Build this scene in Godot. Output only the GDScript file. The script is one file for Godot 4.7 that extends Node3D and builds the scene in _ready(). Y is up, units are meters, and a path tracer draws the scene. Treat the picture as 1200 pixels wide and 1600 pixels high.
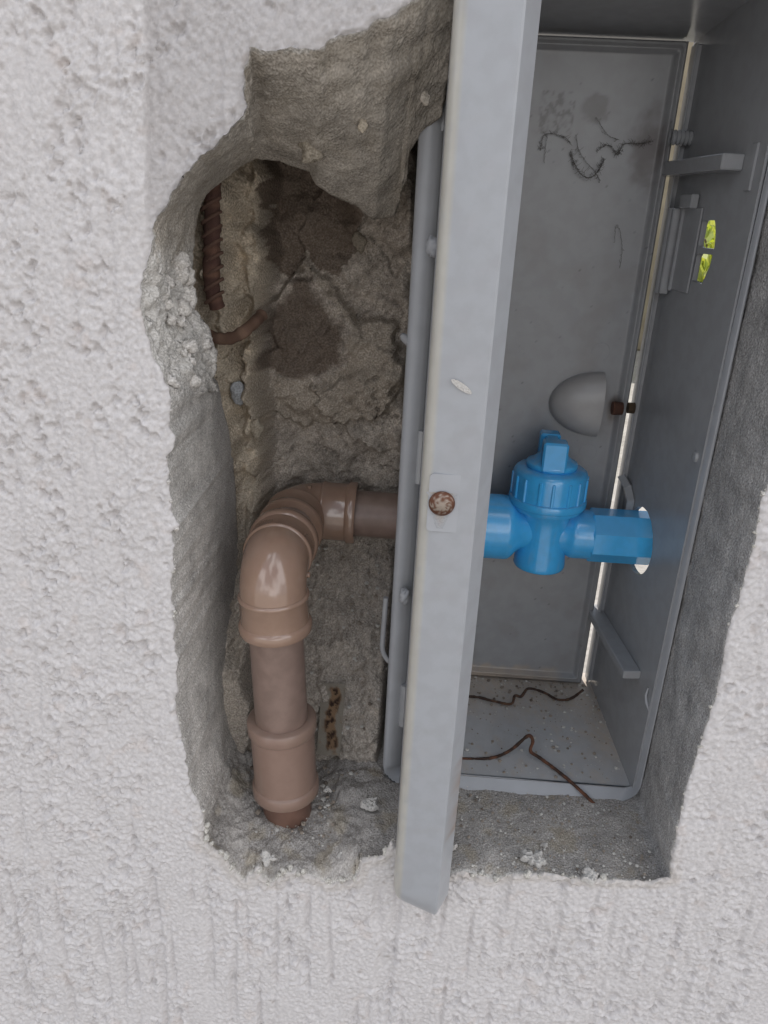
extends Node3D
# A rough niche in a white stuccoed wall: a grey meter box with its lid open, a blue stop valve and brown pipes.
# Origin: the point of the wall's face straight in front of the camera. x right, y up, z out of the wall, metres.

const WHITE := Color(1, 1, 1)
var mats := {}
var taken := {}

# ---------------------------------------------------------------- mesh collector
class MB:
	var v := PackedVector3Array()
	var n := PackedVector3Array()
	var c := PackedColorArray()
	var ix := PackedInt32Array()

	func vert(p: Vector3, nn: Vector3, col: Color = Color(1, 1, 1)) -> int:
		v.append(p)
		n.append(nn)
		c.append(col)
		return v.size() - 1

	func tri(i: int, j: int, k: int) -> void:
		var f := (v[k] - v[i]).cross(v[j] - v[i])
		if f.dot(n[i] + n[j] + n[k]) < 0.0:
			ix.append(i); ix.append(k); ix.append(j)
		else:
			ix.append(i); ix.append(j); ix.append(k)

	func reorient() -> void:
		for t in range(0, ix.size(), 3):
			var i := ix[t]
			var j := ix[t + 1]
			var k := ix[t + 2]
			if (v[k] - v[i]).cross(v[j] - v[i]).dot(n[i] + n[j] + n[k]) < 0.0:
				ix[t + 1] = k
				ix[t + 2] = j

	func poly(pts: Array, center: Vector3, col: Color = Color(1, 1, 1)) -> void:
		var nn: Vector3 = (pts[1] - pts[0]).cross(pts[2] - pts[0]).normalized()
		if nn.dot(pts[0] - center) < 0.0:
			nn = -nn
		var a := []
		for p in pts:
			a.append(vert(p, nn, col))
		for i in range(1, pts.size() - 1):
			tri(a[0], a[i], a[i + 1])

	# nu x nv points, smooth
	func grid(p: PackedVector3Array, nu: int, nv: int, col: PackedColorArray, sgn: float, wrap := false) -> void:
		var b := v.size()
		for j in nv:
			for i in nu:
				var i0 := maxi(i - 1, 0)
				var i1 := mini(i + 1, nu - 1)
				if wrap:
					i0 = (i - 1 + nu - 1) % (nu - 1)
					i1 = (i + 1) % (nu - 1)
				var du := p[i1 + j * nu] - p[i0 + j * nu]
				var dv := p[i + mini(j + 1, nv - 1) * nu] - p[i + maxi(j - 1, 0) * nu]
				v.append(p[i + j * nu])
				n.append(du.cross(dv).normalized() * sgn)
				c.append(col[i + j * nu] if col.size() > 0 else Color(1, 1, 1))
		for j in [0, nv - 1]:
			if nv > 2 and (p[j * nu + nu / 2] - p[j * nu]).length() < 0.03 * (p[j * nu] - p[(1 if j == 0 else nv - 2) * nu]).length():
				# a pole: take the mean of the ring beside it
				var sum := Vector3.ZERO
				for i in nu:
					sum += n[b + i + (1 if j == 0 else nv - 2) * nu]
				for i in nu:
					n[b + i + j * nu] = sum.normalized()
		for j in nv - 1:
			for i in nu - 1:
				var a := b + i + j * nu
				tri(a, a + 1, a + nu + 1)
				tri(a, a + nu + 1, a + nu)

	func box(xf: Transform3D, size: Vector3, bev := 0.0006, col: Color = Color(1, 1, 1)) -> void:
		var h := size * 0.5
		bev = minf(bev, minf(h.x, minf(h.y, h.z)) * 0.6)
		var q := {}
		for sx in [-1, 1]:
			for sy in [-1, 1]:
				for sz in [-1, 1]:
					q[[sx, sy, sz, 0]] = xf * Vector3(sx * h.x, sy * (h.y - bev), sz * (h.z - bev))
					q[[sx, sy, sz, 1]] = xf * Vector3(sx * (h.x - bev), sy * h.y, sz * (h.z - bev))
					q[[sx, sy, sz, 2]] = xf * Vector3(sx * (h.x - bev), sy * (h.y - bev), sz * h.z)
					poly([q[[sx, sy, sz, 0]], q[[sx, sy, sz, 1]], q[[sx, sy, sz, 2]]], xf.origin, col)
		for s in [-1, 1]:
			poly([q[[s, -1, -1, 0]], q[[s, 1, -1, 0]], q[[s, 1, 1, 0]], q[[s, -1, 1, 0]]], xf.origin, col)
			poly([q[[-1, s, -1, 1]], q[[1, s, -1, 1]], q[[1, s, 1, 1]], q[[-1, s, 1, 1]]], xf.origin, col)
			poly([q[[-1, -1, s, 2]], q[[1, -1, s, 2]], q[[1, 1, s, 2]], q[[-1, 1, s, 2]]], xf.origin, col)
			for t in [-1, 1]:
				poly([q[[s, t, -1, 0]], q[[s, t, 1, 0]], q[[s, t, 1, 1]], q[[s, t, -1, 1]]], xf.origin, col)
				poly([q[[s, -1, t, 0]], q[[s, 1, t, 0]], q[[s, 1, t, 2]], q[[s, -1, t, 2]]], xf.origin, col)
				poly([q[[-1, s, t, 1]], q[[1, s, t, 1]], q[[1, s, t, 2]], q[[-1, s, t, 2]]], xf.origin, col)

	# profile of (radius, height) turned round the transform's y axis; sharp turns stay sharp
	func lathe(xf: Transform3D, prof: Array, sides: int, cols: Array = [], a0 := 0.0, a1 := TAU) -> void:
		var m := prof.size()
		var sn := []
		for i in m - 1:
			var d: Vector2 = prof[i + 1] - prof[i]
			sn.append(Vector2(d.y, -d.x).normalized())
		for i in m - 1:
			var na: Vector2 = sn[i]
			var nb: Vector2 = sn[i]
			if i > 0 and sn[i - 1].dot(sn[i]) > 0.7:
				na = (sn[i - 1] + sn[i]).normalized()
			if i < m - 2 and sn[i + 1].dot(sn[i]) > 0.7:
				nb = (sn[i + 1] + sn[i]).normalized()
			var b := v.size()
			for k in sides + 1:
				var a := a0 + (a1 - a0) * k / sides
				var r := Vector3(cos(a), 0, sin(a))
				var ca: Color = cols[i] if cols.size() > i else Color(1, 1, 1)
				var cb: Color = cols[i + 1] if cols.size() > i + 1 else Color(1, 1, 1)
				vert(xf * (r * prof[i].x + Vector3(0, prof[i].y, 0)), (xf.basis * (r * na.x + Vector3(0, na.y, 0))).normalized(), ca)
				vert(xf * (r * prof[i + 1].x + Vector3(0, prof[i + 1].y, 0)), (xf.basis * (r * nb.x + Vector3(0, nb.y, 0))).normalized(), cb)
			for k in sides:
				var q := b + k * 2
				if prof[i].x > 1e-7:
					tri(q, q + 2, q + 1)
				if prof[i + 1].x > 1e-7:
					tri(q + 1, q + 2, q + 3)

	func tube(path: Array, rad, sides: int, cols: Array = [], capped := true) -> void:
		var m := path.size()
		var t0: Vector3 = (path[1] - path[0]).normalized()
		var side := t0.cross(Vector3(0.31, 0.83, 0.47)).normalized()
		var b := v.size()
		for i in m:
			var t: Vector3 = (path[mini(i + 1, m - 1)] - path[maxi(i - 1, 0)]).normalized()
			side = (side - t * side.dot(t)).normalized()
			var up := t.cross(side)
			var r: float = rad[i] if rad is Array else rad
			for k in sides + 1:
				var a := TAU * k / sides
				var nn := side * cos(a) + up * sin(a)
				vert(path[i] + nn * r, nn, cols[i] if cols.size() > i else Color(1, 1, 1))
		for i in m - 1:
			for k in sides:
				var q := b + i * (sides + 1) + k
				tri(q, q + 1, q + sides + 2)
				tri(q, q + sides + 2, q + sides + 1)
		if capped:
			for e in [0, m - 1]:
				var d: Vector3 = (path[0] - path[1]).normalized() if e == 0 else (path[m - 1] - path[m - 2]).normalized()
				var pts := []
				for k in sides:
					pts.append(v[b + e * (sides + 1) + k])
				poly(pts, path[e] - d, cols[e] if cols.size() > e else Color(1, 1, 1))

	# flat sheet of thickness depth along the transform's +z; holes joined by hair-thin slits
	func prism(xf: Transform3D, outline: PackedVector2Array, depth: float, holes: Array = [], col: Color = Color(1, 1, 1)) -> void:
		var all := [outline]
		var face := outline.duplicate()
		if Geometry2D.is_polygon_clockwise(face):
			face.reverse()
		for h0 in holes:
			var h: PackedVector2Array = h0.duplicate()
			all.append(h)
			if not Geometry2D.is_polygon_clockwise(h):
				h.reverse()
			var best := 1e9
			var bi := 0
			var bj := 0
			for i in face.size():
				for j in h.size():
					var d := face[i].distance_squared_to(h[j])
					if d < best:
						best = d; bi = i; bj = j
			var e := (h[bj] - face[bi]).orthogonal().normalized() * 1e-6
			var out := PackedVector2Array()
			for i in bi + 1:
				out.append(face[i])
			for j in h.size():
				out.append(h[(bj + j) % h.size()])
			out.append(h[bj] + e)
			out.append(face[bi] + e)
			for i in range(bi + 1, face.size()):
				out.append(face[i])
			face = out
		var tr := Geometry2D.triangulate_polygon(face)
		if tr.is_empty():
			print("prism could not be triangulated")
		for s in 2:
			var b := v.size()
			var nn := (xf.basis.z * (1.0 if s == 1 else -1.0)).normalized()
			for p in face:
				vert(xf * Vector3(p.x, p.y, depth * s), nn, col)
			for i in range(0, tr.size(), 3):
				tri(b + tr[i], b + tr[i + 1], b + tr[i + 2])
		for ring_n in all.size():
			var ring: PackedVector2Array = all[ring_n]
			var m := ring.size()
			var s := 1.0 if Geometry2D.is_polygon_clockwise(ring) else -1.0
			if ring_n > 0:
				s = -s
			for i in m:
				var p0 := ring[i]
				var p1 := ring[(i + 1) % m]
				if p0.is_equal_approx(p1):
					continue
				var e := (p1 - p0).normalized()
				var nn := (p1 - p0).normalized().orthogonal() * -s
				var ea := (p0 - ring[(i + m - 1) % m]).normalized()
				var eb := (ring[(i + 2) % m] - p1).normalized()
				var na := (ea + e).normalized().orthogonal() * -s if ea.dot(e) > 0.8 else nn
				var nb := (eb + e).normalized().orthogonal() * -s if eb.dot(e) > 0.8 else nn
				var wa := (xf.basis * Vector3(na.x, na.y, 0)).normalized()
				var wb := (xf.basis * Vector3(nb.x, nb.y, 0)).normalized()
				var q := vert(xf * Vector3(p0.x, p0.y, 0), wa, col)
				vert(xf * Vector3(p0.x, p0.y, depth), wa, col)
				vert(xf * Vector3(p1.x, p1.y, 0), wb, col)
				vert(xf * Vector3(p1.x, p1.y, depth), wb, col)
				tri(q, q + 2, q + 1)
				tri(q + 1, q + 2, q + 3)


func numbered(called: String) -> String:
	taken[called] = taken.get(called, -1) + 1
	return called if taken[called] == 0 else "%s_%03d" % [called, taken[called]]


func thing(called: String, at: Vector3, label: String, category: String, group := "") -> Node3D:
	var o := Node3D.new()
	o.name = numbered(called)
	add_child(o)
	o.position = at
	tag(o, label, category, group)
	return o


func tag(o: Node, label: String, category: String, group := "") -> void:
	o.set_meta("label", label)
	o.set_meta("category", category)
	if group:
		o.set_meta("group", group)


func world_of(o: Node3D) -> Vector3:
	return Vector3.ZERO if o == self else o.position + world_of(o.get_parent())


func commit(b: MB, called: String, m: Material, parent: Node3D = self, base := Vector3.INF) -> MeshInstance3D:
	var o := MeshInstance3D.new()
	o.name = numbered(called) if parent == self else called
	var off := world_of(parent)
	if base != Vector3.INF:
		o.position = base - off
		off = base
	if b.v.size() < 250000:
		b.reorient()
	for i in b.v.size():
		b.v[i] -= off
	var a := []
	a.resize(Mesh.ARRAY_MAX)
	a[Mesh.ARRAY_VERTEX] = b.v
	a[Mesh.ARRAY_NORMAL] = b.n
	a[Mesh.ARRAY_COLOR] = b.c
	a[Mesh.ARRAY_INDEX] = b.ix
	var me := ArrayMesh.new()
	me.add_surface_from_arrays(Mesh.PRIMITIVE_TRIANGLES, a)
	o.mesh = me
	o.material_override = m
	parent.add_child(o, true)
	return o


func noise(seed_n: int, freq: float, oct := 1, kind := FastNoiseLite.TYPE_SIMPLEX_SMOOTH) -> FastNoiseLite:
	var f := FastNoiseLite.new()
	f.seed = seed_n
	f.noise_type = kind
	f.frequency = freq
	f.fractal_type = FastNoiseLite.FRACTAL_FBM if oct > 1 else FastNoiseLite.FRACTAL_NONE
	f.fractal_octaves = oct
	f.cellular_return_type = FastNoiseLite.RETURN_DISTANCE
	f.cellular_jitter = 1.0
	return f


func noise_tex(seed_n: int, freq: float, oct: int, lo: Color, hi: Color, size := 512, from := 0.25, to := 0.75) -> NoiseTexture2D:
	var t := NoiseTexture2D.new()
	t.width = size
	t.height = size
	t.seamless = true
	t.noise = noise(seed_n, freq, oct)
	var g := Gradient.new()
	g.offsets = PackedFloat32Array([from, to])
	g.colors = PackedColorArray([lo, hi])
	t.color_ramp = g
	return t


func lin(r: float, g: float, b: float) -> Color:
	return Color(r, g, b)


func make_mat(called: String, base: Color, rough: float, tex: Texture2D = null, scale := 20.0, bump: Texture2D = null, bump_cm := 0.0, spec := 0.5) -> StandardMaterial3D:
	var m := StandardMaterial3D.new()
	m.resource_name = called
	m.albedo_color = base.linear_to_srgb()
	m.roughness = rough
	m.metallic_specular = spec
	m.vertex_color_use_as_albedo = true
	m.uv1_triplanar = true
	m.uv1_world_triplanar = true
	m.uv1_scale = Vector3.ONE * scale
	m.uv1_triplanar_sharpness = 4.0
	m.albedo_texture = tex
	if bump:
		m.heightmap_enabled = true
		m.heightmap_texture = bump
		m.heightmap_scale = bump_cm
	mats[called] = m
	return m


func seg_dist(p: Vector2, a: Vector2, b: Vector2) -> float:
	return p.distance_to(Geometry2D.get_closest_point_to_segment(p, a, b))


func sm(a: float, b: float, x: float) -> float:
	return smoothstep(a, b, x)


func rounded_rect(x0: float, y0: float, x1: float, y1: float, r: float, k := 8) -> PackedVector2Array:
	var o := PackedVector2Array()
	for q in 4:
		var cx := x1 - r if q == 0 or q == 3 else x0 + r
		var cy := y1 - r if q < 2 else y0 + r
		for i in k + 1:
			var a := PI / 2 * (q + float(i) / k)
			o.append(Vector2(cx + r * cos(a), cy + r * sin(a)))
	return o


func _ready() -> void:
	# ------------------------------------------------ camera, sky, sun
	var cam := Camera3D.new()
	cam.name = "camera"
	cam.transform = Transform3D(Basis(Vector3(0.9973, 0.0466, -0.0562), Vector3(-0.064, 0.9281, -0.3668), Vector3(0.0351, 0.3694, 0.9286)).orthonormalized(), Vector3(0, 0, 0.265))
	cam.fov = 67.82
	cam.near = 0.02
	cam.far = 300.0
	add_child(cam)
	cam.current = true
	var env := Environment.new()
	env.background_mode = Environment.BG_SKY
	var sky := Sky.new()
	var skm := ProceduralSkyMaterial.new()
	var cover := noise_tex(3, 0.007, 5, Color(1, 1, 1, 0), Color(1, 0.99, 0.98, 1), 1024, 0.48, 0.66)
	cover.height = 512
	skm.sky_cover = cover
	skm.sky_cover_modulate = Color(1.0, 1.0, 1.0)
	skm.sky_top_color = Color(0.55, 0.585, 0.645)
	skm.sky_horizon_color = Color(0.74, 0.755, 0.78)
	skm.sky_curve = 0.2
	skm.ground_bottom_color = Color(0.42, 0.40, 0.37)
	skm.ground_horizon_color = Color(0.70, 0.69, 0.66)
	skm.sky_energy_multiplier = 1.0
	sky.sky_material = skm
	env.sky = sky
	env.tonemap_mode = Environment.TONE_MAPPER_LINEAR
	env.tonemap_exposure = 1.55
	env.sdfgi_enabled = true
	env.ssao_enabled = true
	env.ssil_enabled = true
	var we := WorldEnvironment.new()
	we.name = "environment"
	we.environment = env
	add_child(we)
	var sun := DirectionalLight3D.new()
	sun.name = "sun"
	sun.light_energy = 1.1
	sun.light_color = Color(1.0, 0.975, 0.945)
	sun.light_angular_distance = 0.5
	sun.shadow_enabled = true
	sun.basis = Basis.looking_at(Vector3(0.14, -0.86, 0.48).normalized())
	add_child(sun)

	make_materials()
	build_ground()
	build_wall()
	build_meter_box()
	build_pipes()
	build_valve()
	build_details()
	build_garden()


func make_materials() -> void:
	var fine := noise_tex(11, 0.06, 4, Color(0.93, 0.93, 0.93), Color(1, 1, 1), 512)
	var blotch := noise_tex(12, 0.012, 5, Color(0.92, 0.915, 0.91), Color(1, 1, 1), 512)
	var sandy := noise_tex(13, 0.12, 4, Color(0.74, 0.735, 0.72), Color(1, 1, 1), 512, 0.2, 0.8)
	var bumpy := noise_tex(14, 0.07, 5, Color(0, 0, 0), Color(1, 1, 1), 512, 0.1, 0.9)
	var speck := noise_tex(15, 0.02, 5, Color(0.978, 0.976, 0.974), Color(1, 1, 1), 512, 0.3, 0.6)
	make_mat("stucco", lin(0.665, 0.637, 0.628), 0.92, fine, 12.0, bumpy, 0.018, 0.3)
	make_mat("cement", lin(1, 1, 1), 0.95, sandy, 15.0, bumpy, 0.035, 0.3)
	make_mat("rock", lin(1, 1, 1), 0.93, sandy, 13.0, bumpy, 0.06, 0.3)
	make_mat("core", lin(0.35, 0.34, 0.32), 0.95, sandy, 6.0, bumpy, 0.1)
	make_mat("plastic", lin(0.335, 0.34, 0.35), 0.2, speck, 9.0, bumpy, 0.0012)
	make_mat("stained", lin(1, 1, 1), 0.30, speck, 9.0, bumpy, 0.0012)
	make_mat("lid_plastic", lin(0.385, 0.395, 0.415), 0.34, speck, 6.0, bumpy, 0.001)
	make_mat("blue", lin(1, 1, 1), 0.18, speck, 14.0, bumpy, 0.0015)
	mats["blue"].metallic_specular = 0.7
	make_mat("pvc", lin(1, 1, 1), 0.14, speck, 12.0, bumpy, 0.001)
	mats["pvc"].metallic_specular = 0.8
	make_mat("pvc_dull", lin(1, 1, 1), 0.36, blotch, 14.0, bumpy, 0.002)
	make_mat("pvc_light", lin(1, 1, 1), 0.30, speck, 12.0, bumpy, 0.0012)
	make_mat("screw", lin(1, 1, 1), 0.42, speck, 60.0, bumpy, 0.01)
	mats["screw"].metallic = 0.5
	make_mat("rust_film", lin(1, 1, 1), 0.5, fine, 40.0)
	make_mat("rust", lin(1, 1, 1), 0.85, sandy, 60.0, bumpy, 0.04)
	make_mat("paint", lin(0.60, 0.575, 0.54), 0.8, fine, 30.0, bumpy, 0.03)
	make_mat("web", lin(0.11, 0.10, 0.09), 1.0)
	make_mat("grit", lin(1, 1, 1), 0.95, fine, 60.0)
	make_mat("soil", lin(0.33, 0.315, 0.295), 0.95, blotch, 0.7, bumpy, 0.6)
	make_mat("cream", lin(0.30, 0.255, 0.185), 0.9, blotch, 1.0)
	make_mat("leaf", lin(1, 1, 1), 0.6)
	mats["leaf"].backlight_enabled = true
	mats["leaf"].backlight = Color(1.0, 1.0, 0.5)
	make_mat("bark", lin(0.12, 0.09, 0.06), 0.9)


func build_ground() -> void:
	var b := MB.new()
	b.poly([Vector3(-80, -0.95, -80), Vector3(80, -0.95, -80), Vector3(80, -0.95, 80), Vector3(-80, -0.95, 80)], Vector3(0, -5, 0))
	var o := commit(b, "ground", mats["soil"])
	o.set_meta("kind", "structure")
	tag(o, "pale bare earth on both sides of the wall", "ground")


# The niche: each row is where the stucco breaks off (x, y), where the cut ends deeper in (x, y, z), what it is cut
# through (0 mortar soffit, 1 smooth cement, 2 mortar floor, 3 grey render, 4 torn stucco), roughness and stucco thickness; millimetres.
func niche_rows() -> Array:
	return [
		[-8.1,57.7,-15.9,-2.1,-95.0,0,1.5,1],
		[-14.2,54.3,-24.0,-5.0,-90.0,0,1.5,1],
		[-24.9,49.5,-32.2,1.5,-80.0,0,1.5,1],
		[-32.0,47.6,-40.5,4.3,-74.0,0,1.5,1],
		[-35.1,44.9,-46.1,7.5,-70.0,0,1.5,1],
		[-42.9,44.1,-49.5,12.1,-68.0,0,1.5,1.5],
		[-52.5,42.9,-61.7,15.8,-68.0,0,1.5,1.5],
		[-58.0,43.8,-65.9,16.1,-68.0,0,1.5,1.5],
		[-60.1,38.6,-67.9,16.2,-68.0,0,1.5,1.5],
		[-59.7,28.8,-69.1,16.3,-66.0,0,2.5,2],
		[-60.4,25.2,-70.7,16.1,-64.0,0,2,3],
		[-70.3,16.3,-77.0,12.5,-62.0,0,1.5,2],
		[-75.2,12.3,-83.0,7.5,-60.0,0,1.0,1.5],
		[-80.3,5.9,-87.0,3.5,-58.0,0,1.0,1.5],
		[-88.6,-3.6,-89.7,-0.4,-56.0,0,1.0,1.5],
		[-91.5,-8.2,-90.9,-5.4,-54.0,0,1.2,1.5],
		[-91.9,-13.6,-92.3,-12.5,-50.0,0,1.5,2],
		[-95.5,-24.7,-92.7,-25.4,-44.0,4,3,10],
		[-97.4,-33.2,-90.5,-35.9,-40.0,4,3.5,22],
		[-97.2,-39.7,-88.6,-44.4,-40.0,4,3.5,30],
		[-95.6,-48.4,-84.7,-57.3,-46.0,4,3.5,34],
		[-92.4,-56.1,-86.4,-67.1,-52.0,4,3,20],
		[-89.6,-62.8,-88.0,-77.7,-60.0,1,2,4],
		[-88.9,-75.7,-91.0,-75.7,-72.0,1,0.4,1.0],
		[-88.4,-82.9,-91.0,-82.9,-78.0,1,0.4,1.0],
		[-91.4,-89.3,-91.0,-89.3,-80.0,1,0.4,1.0],
		[-90.7,-102.4,-90.0,-102.4,-86.0,1,0.4,1.0],
		[-90.9,-111.0,-90.0,-111.0,-90.0,1,0.4,1.0],
		[-88.3,-116.1,-90.0,-116.1,-92.0,1,0.4,1.0],
		[-90.9,-119.8,-90.0,-119.8,-93.0,1,0.4,1.0],
		[-91.4,-136.2,-90.0,-136.2,-96.0,1,0.4,1.0],
		[-93.0,-143.2,-90.0,-143.2,-97.0,1,0.4,1.0],
		[-92.7,-165.4,-90.0,-165.4,-98.0,1,0.4,1.0],
		[-92.5,-185.0,-90.0,-185.0,-96.0,1,0.4,1.0],
		[-94.4,-199.9,-90.0,-199.9,-94.0,1,0.4,1.0],
		[-91.4,-228.9,-90.0,-228.9,-90.0,1,0.4,1.0],
		[-89.4,-245.4,-90.0,-245.4,-86.0,1,0.4,1.0],
		[-85.5,-257.0,-88.0,-262.0,-80.0,1,1,1.2],
		[-84.2,-274.6,-83.0,-266.0,-78.0,2,2,2],
		[-76.1,-281.5,-78.0,-273.0,-78.0,2,2.3,3],
		[-72.4,-288.9,-73.0,-276.0,-78.0,2,2.3,3],
		[-67.4,-296.4,-67.0,-278.0,-78.0,2,2.3,2.5],
		[-60.6,-287.3,-61.0,-279.0,-78.0,2,2.3,4],
		[-54.4,-296.2,-54.0,-279.0,-80.0,2,2.3,2],
		[-50.1,-290.5,-50.0,-279.0,-80.0,2,2.3,3],
		[-42.3,-286.1,-42.0,-278.0,-80.0,2,2.3,3],
		[-34.2,-290.0,-34.0,-277.0,-82.0,2,2.2,2],
		[-26.1,-294.3,-26.0,-274.0,-84.0,2,2.5,2],
		[-14.2,-289.0,-15.0,-275.0,-86.0,2,2.2,2],
		[-13.2,-277.2,-12.0,-275.0,-86.0,2,2,5],
		[-2.1,-274.9,-3.0,-276.0,-80.0,2,1.5,4],
		[0.4,-265.8,2.0,-277.3,-60.0,2,1.2,5],
		[21.5,-286.7,20.0,-277.5,-56.0,2,0.9,2],
		[34.2,-279.9,33.0,-277.6,-56.0,2,0.9,3],
		[44.3,-281.5,44.0,-277.6,-56.0,2,0.9,2],
		[51.9,-281.9,52.0,-277.6,-56.0,2,0.9,2],
		[57.4,-278.2,57.0,-277.6,-56.0,2,0.9,3],
		[75.8,-277.4,76.0,-277.6,-56.0,2,0.9,2],
		[90.3,-277.7,90.0,-277.6,-56.0,2,0.9,2],
		[106.5,-277.9,106.0,-277.6,-56.0,2,0.9,1.5],
		[118.8,-276.2,118.0,-277.5,-56.0,2,0.9,1.2],
		[127.0,-273.8,126.5,-276.5,-56.0,3,0.8,1],
		[125.4,-265.2,127.0,-265.2,-56.0,3,0.8,1],
		[124.8,-246.8,127.0,-246.8,-56.0,3,0.8,1],
		[125.0,-233.6,127.0,-233.6,-56.0,3,0.8,1],
		[124.7,-217.8,127.0,-217.8,-56.0,3,0.8,1],
		[125.9,-202.0,127.0,-202.0,-56.0,3,0.8,1],
		[127.2,-182.7,127.0,-182.7,-56.0,3,0.8,1],
		[127.2,-165.3,127.0,-165.3,-56.0,3,0.8,1],
		[125.8,-147.0,127.0,-147.0,-56.0,3,0.8,1],
		[127.1,-134.7,127.0,-134.7,-56.0,3,0.8,1],
		[127.6,-118.4,127.0,-118.4,-56.0,3,0.8,1],
		[127.9,-106.1,127.0,-106.1,-56.0,3,0.8,1],
		[126.2,-94.3,127.0,-94.3,-56.0,3,0.8,1],
		[127.0,-87.8,127.0,-87.8,-56.0,3,0.8,1],
		[128.0,-50.0,127.2,-50.0,-56.0,3,0.8,1],
		[128.0,-0.0,127.2,-0.0,-56.0,3,0.8,1],
		[128.0,50.0,127.2,50.0,-56.0,3,0.8,1],
		[127.0,96.0,126.5,91.5,-56.0,0,1.5,1],
		[70.0,100.0,70.0,91.5,-56.0,0,2,1],
		[28.0,92.0,24.0,91.0,-60.0,0,2.5,1],
		[16.0,82.0,16.0,58.0,-46.0,0,1.5,1],
		[9.0,75.0,3.5,50.8,-46.0,0,1.8,1],
		[4.0,70.0,2.4,32.7,-47.0,0,1.8,1],
		[-1.0,65.0,-3.9,28.7,-52.0,0,1.8,1],
		[-4.0,62.0,-9.3,20.3,-60.0,0,1.8,1],
		[-6.0,59.5,-12.2,6.9,-78.0,0,1.8,1],
	]


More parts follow.
